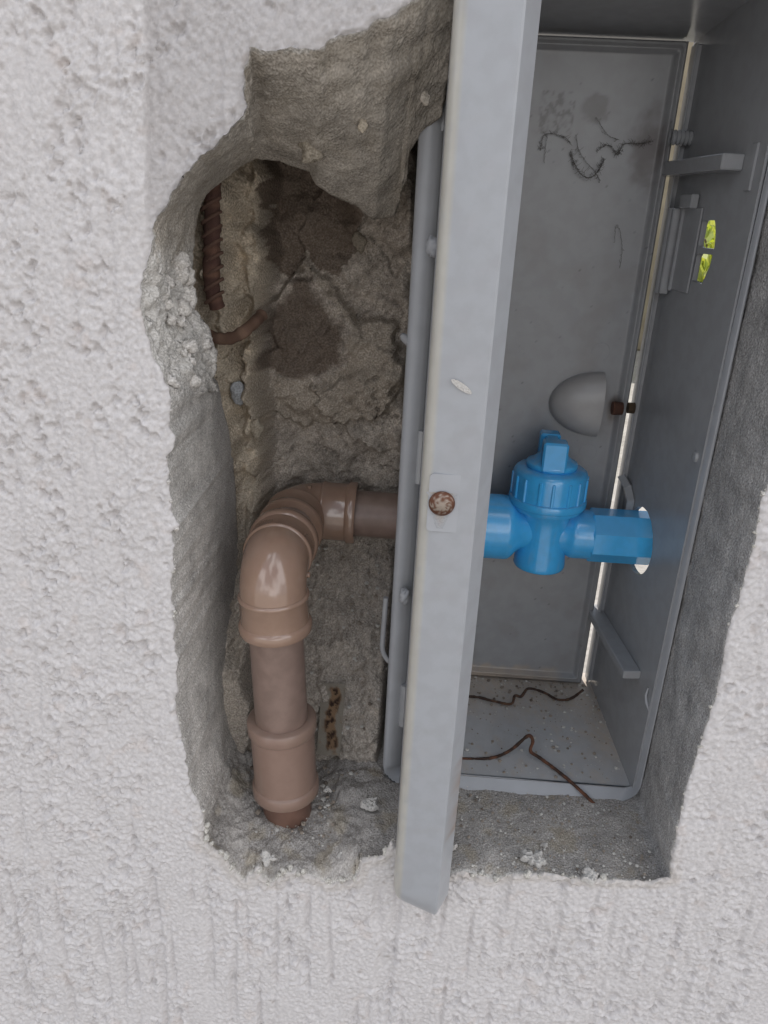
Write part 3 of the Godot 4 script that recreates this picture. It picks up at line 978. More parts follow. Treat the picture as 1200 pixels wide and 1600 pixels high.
func build_meter_box() -> void:
	var box := thing("meter_box", Vector3(0.06, -0.278, -0.1), "tall grey plastic water meter box in the niche, lid open towards the viewer", "meter box")
	var pl: Material = mats["plastic"]
	var dust := noise(61, 0.09, 4)
	var dust2 := noise(62, 0.6, 2)
	# right side with its two windows and the pipe hole; sheet axes: x = depth, y = up
	var ang := atan(0.09)
	var xf := Transform3D(Basis(Vector3(sin(ang), 0, cos(ang)), Vector3(0, 1, 0), Vector3(0, 1, 0).cross(Vector3(sin(ang), 0, cos(ang))) * -1.0), Vector3(side_x(0.0), 0, 0))
	xf.basis.z = Vector3(cos(ang), 0, -sin(ang))
	var win_a := PackedVector2Array()
	var win_b := PackedVector2Array()
	var cc := Vector2(-0.103, -0.0105)
	for i in 9:
		var a := lerpf(asin(0.0125 / 0.0192), asin(0.0012 / 0.0192), i / 8.0)
		win_a.append(cc + 0.0192 * Vector2(cos(a), sin(a)))
	for p in [[-0.0985, -0.0093], [-0.1000, -0.0086], [-0.1005, -0.007], [-0.1005, 0.0], [-0.1000, 0.0014], [-0.0985, 0.002]]:
		win_a.append(Vector2(p[0], p[1]))
	for i in 9:
		var a := lerpf(-asin(0.0012 / 0.0192), -asin(0.0135 / 0.0192), i / 8.0)
		win_b.append(cc + 0.0192 * Vector2(cos(a), sin(a)))
	for p in [[-0.0985, -0.0240], [-0.1000, -0.0234], [-0.1005, -0.0220], [-0.1005, -0.0140], [-0.1000, -0.0124], [-0.0985, -0.0117]]:
		win_b.append(Vector2(p[0], p[1]))
	var hole := PackedVector2Array()
	for i in 32:
		hole.append(Vector2(-0.1045, -0.1535) + 0.0178 * Vector2(cos(TAU * i / 32), sin(TAU * i / 32)))
	var b := MB.new()
	b.prism(xf, PackedVector2Array([Vector2(-0.146, -0.2655), Vector2(-0.056, -0.2755), Vector2(-0.056, 0.089), Vector2(-0.146, 0.080)]), 0.0024, [win_a, win_b, hole])
	var rs := commit(b, "right_side", pl, box)
	# inward flange at its back, beside the gap
	b = MB.new()
	b.box(Transform3D(Basis(), Vector3(0.1150, -0.093, -0.1375)), Vector3(0.0038, 0.336, 0.005), 0.0006)
	b.box(Transform3D(Basis(), Vector3(0.1136, -0.093, -0.1345)), Vector3(0.0009, 0.336, 0.004), 0.0003)
	commit(b, "rear_flange", pl, box)
	# left side, with the hole for the pipe
	var angl := atan(-0.055)
	var xl := Transform3D(Basis(Vector3(sin(angl), 0, cos(angl)), Vector3(0, 1, 0), Vector3(-cos(angl), 0, sin(angl))), Vector3(0.0012 - 0.134 * 0.055, 0, 0))
	var hole_l := PackedVector2Array()
	for i in 28:
		hole_l.append(Vector2(-0.112, -0.1515) + 0.0138 * Vector2(cos(TAU * i / 28), sin(TAU * i / 28)))
	b = MB.new()
	b.prism(xl, PackedVector2Array([Vector2(-0.146, -0.2655), Vector2(-0.056, -0.2755), Vector2(-0.056, 0.089), Vector2(-0.146, 0.080)]), 0.0024, [hole_l])
	commit(b, "left_side", pl, box)
	# floor, dusty towards the back and the corners
	var fn := 90
	var fm := 60
	var pts := PackedVector3Array()
	var col := PackedColorArray()
	for s in 2:
		for j in fm:
			for i in fn:
				var z := lerpf(-0.146, -0.0568, float(j) / (fm - 1))
				var x := lerpf(0.0015, side_x(z) + 0.0005, float(i) / (fn - 1))
				var y := -0.264 + (z + 0.134) * -0.123
				pts.append(Vector3(x, y - 0.0024 * s, z))
				var d := sm(-0.088, -0.128, z + 0.012 * dust.get_noise_2d(x * 1000, z * 1000))
				d = maxf(d, sm(0.026, 0.002, side_x(z) - x + 0.012 * dust.get_noise_2d(x * 1000 + 80, z * 1000)) * sm(-0.06, -0.09, z))
				d = maxf(d, 0.55 * sm(0.12, 0.5, dust.get_noise_2d(x * 700 + 200, z * 700)))
				d *= 0.65 + 0.5 * dust2.get_noise_2d(x * 1000, z * 1000)
				col.append(Color(0.44, 0.44, 0.445).lerp(Color(0.50, 0.42, 0.34), clampf(d, 0, 1)))
	b = MB.new()
	b.grid(pts.slice(0, fn * fm), fn, fm, col.slice(0, fn * fm), -1.0)
	b.grid(pts.slice(fn * fm), fn, fm, col.slice(fn * fm), 1.0)
	commit(b, "floor_panel", mats["stained"], box)
	b = MB.new()
	b.box(Transform3D(Basis(Vector3(1, 0, 0), -0.116), Vector3(0.0605, 0.0836, -0.1005)), Vector3(0.123, 0.0024, 0.0905), 0.0004)
	commit(b, "ceiling_panel", pl, box)

	# rim round the front opening
	var inner := rounded_rect(0.0040, -0.2729, 0.1243, 0.0868, 0.003)
	var outer := rounded_rect(-0.0062, -0.2784, 0.1266, 0.0905, 0.0135)
	var m := inner.size()
	pts = PackedVector3Array()
	var prof := [[0.0, -0.0585], [0.0, -0.0540], [0.14, -0.0518], [0.34, -0.0506], [0.55, -0.0503], [0.76, -0.0509], [0.92, -0.0524], [1.0, -0.0545], [1.0, -0.0590], [0.98, -0.0625]]
	for pr in prof:
		for i in m + 1:
			var p := inner[i % m].lerp(outer[i % m], pr[0])
			var z: float = pr[1]
			var low := sm(-0.262, -0.2715, p.y)
			z = lerpf(z, maxf(z - 0.02, lerpf(-0.0580, -0.0514, pr[0])) if pr[1] > -0.056 else z - 0.002, low)
			if pr == prof[0]:
				p.y -= 0.002 * low
			pts.append(Vector3(p.x, p.y, z))
	b = MB.new()
	b.grid(pts, m + 1, prof.size(), PackedColorArray(), 1.0, true)
	for q in b.n.size():
		if b.n[q].z < -0.05:
			b.n[q] = -b.n[q]
	commit(b, "rim", mats["lid_plastic"], box)

	# the back panel, with a raised border, a smudge where a sticker was and dust along the bottom
	fn = 120
	fm = 360
	pts = PackedVector3Array()
	col = PackedColorArray()
	for j in fm:
		for i in fn:
			var x := lerpf(0.0020, 0.1109, float(i) / (fn - 1))
			var y := lerpf(-0.2632, 0.0764, float(j) / (fm - 1))
			var e := minf(0.1109 - x, minf(0.0764 - y, y + 0.2632))
			var z := -0.1362 + 0.0034 * sm(0.0058, 0.0050, e) - 0.0012 * sm(0.0032, 0.0028, e)
			if e < 0.0004:
				z = -0.142
			var tone := WHITE
			var dn := dust.get_noise_2d(x * 1000, y * 1000)
			tone = tone.lerp(Color(1.4, 1.15, 0.92), 0.9 * clampf(sm(-0.2535, -0.2575, y + 0.004 * dn) * sm(0.10, 0.09, x), 0, 1))
			tone = tone.lerp(Color(0.88, 0.84, 0.80), 0.5 * sm(0.0, 0.5, dust.get_noise_2d(x * 260 + 50, y * 260)))
			# an old sticker's square of grime and the smears round it
			if x > 0.0475 and x < 0.0635 and y > 0.0362 and y < 0.0545:
				tone = tone.lerp(Color(0.42, 0.38, 0.36), 0.85 * sm(-0.2, 0.45, dust.get_noise_2d(x * 2600, y * 1900) + 0.5 * dust.get_noise_2d(x * 7000 + 9.0, y * 5000)))
			var sp := Vector2(x - 0.0735, y - 0.048).length()
			tone = tone.lerp(Color(0.50, 0.46, 0.43), 0.7 * sm(0.0075, 0.005, sp + 0.003 * dn))
			tone = tone.lerp(Color(0.40, 0.33, 0.30), 0.75 * sm(0.013, 0.004, Vector2((x - 0.1005) * 1.2, (y - 0.032) * 0.55).length() + 0.004 * dn))
			tone = tone.lerp(Color(0.45, 0.33, 0.26), 0.8 * sm(0.0045, 0.001, Vector2(x - 0.1035, (y + 0.092) * 0.45).length() + 0.0015 * dn))
			tone = tone.lerp(Color(0.25, 0.23, 0.22), 0.55 * sm(0.70, 0.78, dust2.get_noise_2d(x * 420 + 30, y * 420)))
			pts.append(Vector3(x, y, z))
			col.append(tone * Color(0.31, 0.315, 0.325))
	b = MB.new()
	b.grid(pts, fn, fm, col, 1.0)
	b.box(Transform3D(Basis(), Vector3(0.0563, -0.0934, -0.1432)), Vector3(0.1082, 0.3394, 0.0036), 0.0005, Color(0.31, 0.315, 0.325))
	var back := commit(b, "back_panel", mats["stained"], box)
	# half-round boss on it, and faint moulding rings
	b = MB.new()
	var bp := PackedVector3Array()
	for j in 15:
		for i in 31:
			var a := PI / 2 + PI * i / 30.0
			var e := PI / 2 * j / 14.0
			var r := Vector3(cos(a) * 0.0262, sin(a) * 0.0172, 0) * pow(cos(e), 0.8)
			bp.append(Vector3(0.0955, -0.0905, -0.1363) + r + Vector3(0, 0, 0.0118 * pow(sin(e), 0.8)))
	b.grid(bp, 31, 15, PackedColorArray(), 1.0)
	for q in b.n.size():
		if b.n[q].dot(b.v[q] - Vector3(0.0955, -0.0905, -0.1363)) < 0.0:
			b.n[q] = -b.n[q]
	var flat := []
	for j in 15:
		flat.append(bp[j * 31])
	for j in range(13, -1, -1):
		flat.append(bp[j * 31 + 30])
	b.poly(flat, Vector3(0.08, -0.0905, -0.13))
	tint_all(b, Color(0.37, 0.36, 0.35))
	commit(b, "boss", mats["stained"], back)
	for c0 in [Vector2(0.0935, -0.1172), Vector2(0.0925, -0.0632)]:
		b = MB.new()
		var ring := []
		for i in 20:
			var a := -1.2 + 4.6 * i / 19.0
			ring.append(Vector3(c0.x + 0.0046 * cos(a), c0.y + 0.0046 * sin(a), -0.13625))
		b.tube(ring, 0.00018, 6)
		commit(b, "moulding_ring", mats["plastic"], back)
	# rusty screws by the gap
	b = MB.new()
	var rc := [Color(0.22, 0.10, 0.065), Color(0.2, 0.09, 0.055), Color(0.13, 0.06, 0.04), Color(0.12, 0.05, 0.03), Color(0.12, 0.05, 0.03)]
	b.lathe(Transform3D(Basis(Vector3(0, 0, 1), -PI / 2), Vector3(0.1012, -0.0908, -0.1300)), [Vector2(0, 0), Vector2(0.0034, 0), Vector2(0.0036, 0.001), Vector2(0.0033, 0.0052), Vector2(0, 0.0055)], 14, rc)
	commit(b, "screw", mats["rust"], box)
	b = MB.new()
	b.lathe(Transform3D(Basis(Vector3(0, 0, 1), -PI / 2), Vector3(0.1095, -0.0905, -0.1315)), [Vector2(0, 0), Vector2(0.0029, 0), Vector2(0.0029, 0.0034), Vector2(0, 0.0036)], 12, [Color(0.09, 0.06, 0.03), Color(0.14, 0.09, 0.045), Color(0.08, 0.05, 0.03), Color(0.08, 0.05, 0.03)])
	commit(b, "screw", mats["rust"], box)
	b = MB.new()
	var thread := []
	for i in 12:
		thread.append(Vector2(0.0034 if i % 2 == 0 else 0.0027, i * 0.0009))
	b.lathe(Transform3D(Basis(Vector3(0, 0, 1), -PI / 2), Vector3(0.1075, 0.0365, -0.129)), thread, 14)
	commit(b, "threaded_stud", pl, box)

	# latch: barrel, plate over the window's back edge
	b = MB.new()
	b.lathe(Transform3D(Basis(), Vector3(0.1148, -0.0318, -0.1275)), [Vector2(0, 0), Vector2(0.0028, 0), Vector2(0.0032, 0.0006), Vector2(0.0032, 0.0378), Vector2(0.0028, 0.0385), Vector2(0, 0.0385)], 18)
	b.box(Transform3D(Basis(), Vector3(0.1148, -0.0126, -0.1242)), Vector3(0.0040, 0.0385, 0.0035), 0.0005)
	commit(b, "latch_barrel", pl, box)
	b = MB.new()
	b.box(Transform3D(Basis(Vector3(0, 1, 0), ang), Vector3(side_x(-0.110) - 0.0006, -0.0112, -0.110)), Vector3(0.0009, 0.0362, 0.019), 0.0003)
	b.box(Transform3D(Basis(Vector3(0, 1, 0), ang), Vector3(side_x(-0.1195) - 0.0014, -0.0112, -0.1195)), Vector3(0.0016, 0.0372, 0.002), 0.0004)
	b.box(Transform3D(Basis(Vector3(0, 1, 0), ang), Vector3(side_x(-0.1130) - 0.0022, 0.0096, -0.1130)), Vector3(0.0036, 0.006, 0.013), 0.0005)
	commit(b, "latch_plate", pl, box)

	# guide rails on the right side
	b = MB.new()
	for e in [[-0.0715, -0.1425, -0.2105, 0.0045, 0.008]]:
		var z0: float = e[0]
		var z1: float = e[1]
		var mid := (z0 + z1) / 2
		b.box(Transform3D(Basis(Vector3(0, 1, 0), ang), Vector3(side_x(mid) - 0.0044, -0.2145, mid)), Vector3(0.0090, 0.0046, z0 - z1), 0.0005)
	commit(b, "guide_rail", pl, box)
	b = MB.new()
	b.box(Transform3D(Basis(Vector3(0, 1, 0), ang), Vector3(side_x(-0.107) - 0.0044, 0.0236, -0.107)), Vector3(0.0090, 0.0060, 0.071), 0.0005)
	b.box(Transform3D(Basis(Vector3(0, 1, 0), ang), Vector3(side_x(-0.0640) - 0.0004, 0.0215, -0.0640)), Vector3(0.0012, 0.0170, 0.0050), 0.0004)
	commit(b, "guide_rail", pl, box)
	b = MB.new()
	var brk := [Vector3(side_x(-0.134) - 0.0035, -0.1290, -0.1335), Vector3(side_x(-0.128) - 0.002, -0.1325, -0.126), Vector3(side_x(-0.120) - 0.002, -0.1375, -0.1195), Vector3(side_x(-0.120) - 0.002, -0.1480, -0.1195)]
	for i in 3:
		var a: Vector3 = brk[i]
		var c: Vector3 = brk[i + 1]
		var dir := (c - a).normalized()
		var sd := dir.cross(Vector3(0, 0, 1)).normalized()
		if sd.length() < 0.1:
			sd = Vector3(1, 0, 0)
		b.box(Transform3D(Basis(sd, dir, sd.cross(dir)), (a + c) / 2), Vector3(0.0040, (c - a).length() + 0.0012, 0.0022), 0.0004)
	commit(b, "bracket", pl, box)
	# small plug and a torn sliver on the front edge
	b = MB.new()
	b.lathe(Transform3D(Basis(Vector3(0, 0, 1), PI / 2), Vector3(0.1232, -0.0945, -0.0615)), [Vector2(0.0026, 0), Vector2(0.0024, 0.0012), Vector2(0, 0.0016)], 14)
	commit(b, "plug", pl, box)
	b = MB.new()
	b.tube([Vector3(0.1228, -0.2140, -0.0605), Vector3(0.1222, -0.2180, -0.0600), Vector3(0.1227, -0.2215, -0.0585), Vector3(0.1238, -0.2245, -0.0560)], [0.0004, 0.0007, 0.0008, 0.0003], 6)
	commit(b, "torn_sliver", mats["lid_plastic"], box)

	# collars on the outside of the left side
	b = MB.new()
	var arc := []
	for i in 12:
		var u := i / 11.0
		arc.append(Vector3(-0.0086 + 0.0096 * u, -0.0478 - 0.0030 * u + 0.0022 * sin(PI * u) * -1.0, -0.0545 - 0.002 * u))
	b.tube(arc, [0.0010, 0.0017, 0.0019, 0.0019, 0.0019, 0.0019, 0.0019, 0.0019, 0.0019, 0.0019, 0.0019, 0.0019], 10)
	commit(b, "collar", pl, box)
	b = MB.new()
	arc = []
	for i in 8:
		arc.append(Vector3(-0.0092 - 0.0006 * i / 7.0, -0.172 - 0.026 * i / 7.0, -0.0575))
	for i in 9:
		var a := PI / 2 * (i + 1) / 9.0
		arc.append(Vector3(-0.0098 + 0.0095 * (1 - cos(a)), -0.198 - 0.0115 * sin(a), -0.0575))
	b.tube(arc, 0.0013, 10)
	commit(b, "collar", pl, box)
	for e in [Vector3(0.0018, -0.0125, -0.0462), Vector3(-0.0006, -0.1655, -0.0480)]:
		b = MB.new()
		var lump := noise(66, 0.5, 3)
		var lp := PackedVector3Array()
		for j in 9:
			for i in 15:
				var a := TAU * i / 14.0
				var t := PI * j / 8.0
				var d := Vector3(sin(t) * cos(a), cos(t) * 1.5, sin(t) * sin(a))
				lp.append(e + d * 0.0026 * (1.0 + 0.45 * lump.get_noise_3dv(d * 3.0 + e * 900.0)))
		b.grid(lp, 15, 9, PackedColorArray(), 1.0, true)
		for q in b.n.size():
			if b.n[q].dot(b.v[q] - e) < 0.0:
				b.n[q] = -b.n[q]
		commit(b, "grout_lump", mats["lid_plastic"], box)

	build_lid(box)


func build_lid(box: Node3D) -> void:
	# the lid stands open, its closing edge towards the viewer: a shallow tray swept round a rounded rectangle (depth, up)
	var path := rounded_rect(-0.056, -0.2905, 0.0150, 0.100, 0.014, 10)
	var dense := PackedVector2Array()
	var nrm := PackedVector2Array()
	var m := path.size()
	for i in m:
		var a := path[i]
		var e := path[(i + 1) % m]
		var k := maxi(1, int(a.distance_to(e) / 0.003))
		for j in k:
			dense.append(a.lerp(e, float(j) / k))
	m = dense.size()
	for i in m:
		var d := dense[(i + 1) % m] - dense[(i + m - 1) % m]
		var o := Vector2(d.y, -d.x).normalized()
		nrm.append(o)
	# x, how far in from the outline
	var prof := [[0.0030, 0.0115], [0.0030, 0.0060], [0.0033, 0.0036], [0.0042, 0.0016], [0.0056, 0.0004], [0.0072, 0.0], [0.0120, -0.0005], [0.0175, -0.0010], [0.0220, -0.0014], [0.0228, -0.0010], [0.0279, 0.0080], [0.0280, 0.0100], [0.0250, 0.0100], [0.0215, 0.0018], [0.0062, 0.0032], [0.0055, 0.0050], [0.0055, 0.0115]]
	var pts := PackedVector3Array()
	var col := PackedColorArray()
	var dn := noise(71, 0.12, 3)
	for pr in prof:
		for i in m + 1:
			var p: Vector2 = dense[i % m] - nrm[i % m] * pr[1]
			p.y -= (pr[0] - 0.003) * 0.34 * sm(-0.262, -0.285, p.y)
			pts.append(Vector3(pr[0], p.y, p.x))
			var t := Color(0.375, 0.385, 0.405)
			if pr[0] < 0.0060:
				t = Color(0.46, 0.445, 0.40)
			var w := dn.get_noise_3d(pr[0] * 1500, p.y * 900, p.x * 900)
			t = t.lerp(Color(0.36, 0.365, 0.375), 0.5 * sm(0.1, 0.6, w))
			if pr[0] > 0.0228 and p.y < -0.205 and p.y > -0.248:
				t = t.lerp(Color(0.27, 0.17, 0.11), clampf(0.45 + w, 0.0, 0.75))
			col.append(t)
	# flat shading between the profile's straight runs: separate strips where it turns sharply
	var b := MB.new()
	var cuts := [0, 8, 9, 10, 11, 12, 13, 14, 16]
	for s in cuts.size() - 1:
		var a: int = cuts[s]
		var e: int = cuts[s + 1]
		b.grid(pts.slice(a * (m + 1), (e + 1) * (m + 1)), m + 1, e - a + 1, col.slice(a * (m + 1), (e + 1) * (m + 1)), 1.0, true)
	var sgn := 1.0
	for q in b.n.size():
		if b.v[q].z > 0.0155 and absf(b.v[q].y) < 0.05:
			if b.n[q].z < 0.0:
				sgn = -1.0
			break
	for q in b.n.size():
		b.n[q] *= sgn
	var sheet := rounded_rect(-0.056 + 0.0113, -0.2905 + 0.0113, 0.0150 - 0.0113, 0.100 - 0.0113, 0.003, 4)
	var sx := Transform3D(Basis(Vector3(0, 0, 1), Vector3(0, 1, 0), Vector3(1, 0, 0)), Vector3(0.0031, 0, 0))
	b.prism(sx, sheet, 0.0023, [], Color(0.375, 0.385, 0.405))
	var lid := commit(b, "lid", mats["stained"], box)
	# hinge knuckles
	for y in [-0.23, -0.10, 0.04]:
		b = MB.new()
		b.lathe(Transform3D(Basis(), Vector3(0.0030, y - 0.012, -0.0545)), [Vector2(0, 0), Vector2(0.0026, 0), Vector2(0.0026, 0.024), Vector2(0, 0.024)], 14)
		commit(b, "hinge", mats["plastic"], lid)
	# pad, lock screw with its rust, a white scratch
	b = MB.new()
	b.prism(Transform3D(Basis(), Vector3(0, 0, 0.0153)), rounded_rect(0.0058, -0.1052, 0.0198, -0.0838, 0.0016, 5), 0.0006)
	commit(b, "pad", mats["lid_plastic"], lid)
	b = MB.new()
	var rn := noise(72, 0.9, 3)
	var sp := PackedVector3Array()
	var sc := PackedColorArray()
	for j in 10:
		for i in 29:
			var a := TAU * i / 28.0
			var r := 0.0046 * (1.0 - pow(j / 9.0, 2.0) * 0.999)
			var h := 0.0001 + 0.0026 * sqrt(maxf(0.0, 1.0 - pow(r / 0.0047, 2.0)))
			var p := Vector3(0.0106 + r * cos(a), -0.0944 + r * sin(a), 0.0158 + h)
			sp.append(p)
			var k := rn.get_noise_3d(p.x * 1000, p.y * 1000, 0) + 1.1 * r / 0.0046 - 0.55
			sc.append(Color(0.36, 0.30, 0.25).lerp(Color(0.13, 0.052, 0.028), sm(-0.1, 0.25, k)))
	b.grid(sp, 29, 10, sc, 1.0, true)
	for q in b.n.size():
		if b.n[q].z < 0.0:
			b.n[q] = -b.n[q]
	commit(b, "lock_screw", mats["screw"], lid)
	b = MB.new()
	sp = PackedVector3Array()
	sc = PackedColorArray()
	for j in 24:
		for i in 12:
			var u := i / 11.0 * 2 - 1
			var t := j / 23.0
			var w := lerpf(0.0056, 0.0012, t) * (1.0 + 0.25 * rn.get_noise_2d(t * 9.0, u))
			sp.append(Vector3(0.0104 + u * w, -0.0905 - 0.0135 * t, 0.01594 + 0.00006 * (1 - u * u)))
			sc.append(Color(0.375, 0.385, 0.405).lerp(Color(0.40, 0.28, 0.16), clampf((1 - u * u) * (1 - t) * 0.9 + 0.15 * rn.get_noise_2d(i * 1.1, j * 0.8), 0, 1) * (1 - u * u)))
	b.grid(sp, 12, 24, sc, 1.0)
	commit(b, "rust_run", mats["rust_film"], lid)
	b = MB.new()
	var sx2 := Transform3D(Basis(Vector3(0, 0, 1), -0.55), Vector3(0.0140, -0.0530, 0.0160))
	var lens := PackedVector2Array()
	for i in 20:
		lens.append(Vector2(0.0041 * cos(TAU * i / 20), 0.0011 * sin(TAU * i / 20)))
	b.prism(sx2, lens, 0.0003)
	commit(b, "scratch", mats["paint"], lid)


# ---------------------------------------------------------------- pipes
func build_pipes() -> void:
	var base := Vector3(-0.0523, -0.293, -0.036)
	var t := thing("water_pipe", base, "brown plastic water pipe rising from the mortar and turning into the box", "pipe")
	var c1 := Vector3(-0.0596, -0.1495, -0.0355)
	var c2 := Vector3(-0.0598, -0.1512, -0.112)
	var down := (base - c1).normalized()
	var R := 0.0125
	# upright
	var b := MB.new()
	b.tube([c1 + down * 0.02, c1 + down * 0.055, c1 + down * 0.095], R, 40, [], false)
	commit(dusty(b, Color(0.262, 0.183, 0.150), 0.14, 201), "upright_pipe", mats["pvc_dull"], t)
	b = MB.new()
	b.tube([c1 + down * 0.115, c1 + down * 0.130, c1 + down * 0.160], R * 0.98, 40, [Color(0.75, 0.60, 0.56), Color(0.72, 0.58, 0.54), Color(0.72, 0.58, 0.54)], false)
	commit(dusty(b, Color(0.262, 0.183, 0.150), 0.14, 201), "pipe_stub", mats["pvc_dull"], t)
	# straight coupling
	b = MB.new()
	var cy := along(c1 + down * 0.0795, down)
	b.lathe(cy, [Vector2(0.0125, 0.0), Vector2(0.0160, 0.0), Vector2(0.0166, 0.0006), Vector2(0.0166, 0.0058), Vector2(0.0161, 0.0066), Vector2(0.0153, 0.0070), Vector2(0.0153, 0.0370), Vector2(0.0160, 0.0374), Vector2(0.0165, 0.0382), Vector2(0.0165, 0.0430), Vector2(0.0160, 0.0437), Vector2(0.0125, 0.0437)], 56)
	commit(dusty(b, Color(0.285, 0.192, 0.152), 0.16, 202), "coupling", mats["pvc_light"], t)
	elbow(t, c1, down, Vector3(0, 0, -1))
	b = MB.new()
	b.tube([c1 + Vector3(0, 0, -0.02), c1.lerp(c2, 0.5), c2 + Vector3(0, 0, 0.02)], R, 40, [], false)
	commit(dusty(b, Color(0.262, 0.183, 0.150), 0.14, 201), "nipple", mats["pvc_dull"], t)
	elbow(t, c2, Vector3(0, 0, 1), Vector3(1, -0.012, 0).normalized())
	b = MB.new()
	b.tube([c2 + Vector3(0.02, -0.0002, 0), c2 + Vector3(0.045, -0.0006, 0), Vector3(0.012, -0.1524, -0.112)], R * 0.99, 40, [], false)
	commit(dusty(b, Color(0.262, 0.183, 0.150), 0.14, 201), "cross_pipe", mats["pvc_dull"], t)


func along(o: Vector3, y: Vector3) -> Transform3D:
	var x := y.cross(Vector3(0.2, 0.3, 0.93)).normalized()
	return Transform3D(Basis(x, y, x.cross(y)), o)


func elbow(parent: Node3D, c: Vector3, d0: Vector3, d1: Vector3) -> void:
	var b := MB.new()
	var path := []
	var q := 0.0135
	path.append(c + d0 * (q + 0.002))
	for i in 13:
		var u := i / 12.0
		# circular bend between the two legs
		var a := PI / 2 * u
		path.append(c + d0 * q * (1 - sin(a)) + d1 * q * (1 - cos(a)))
	path.append(c + d1 * (q + 0.002))
	b.tube(path, 0.0150, 48, [], false)
	for d in [d0, d1]:
		b.lathe(along(c, d), [Vector2(0.0150, 0.0120), Vector2(0.0158, 0.0124), Vector2(0.0161, 0.0132), Vector2(0.0158, 0.0141), Vector2(0.0155, 0.0145), Vector2(0.0155, 0.0255), Vector2(0.0161, 0.0260), Vector2(0.0167, 0.0268), Vector2(0.0167, 0.0302), Vector2(0.0162, 0.0309), Vector2(0.0126, 0.0309)], 56)
	# moulding gate
	b.lathe(along(c + d0 * 0.006 + d1 * 0.006 + d0.cross(d1) * 0.0148, d0.cross(d1)), [Vector2(0.0013, -0.001), Vector2(0.0013, 0.0009), Vector2(0.0009, 0.0012), Vector2(0, 0.0012)], 10)
	commit(dusty(b, Color(0.325, 0.208, 0.152), 0.14, 203), "elbow", mats["pvc"], parent)


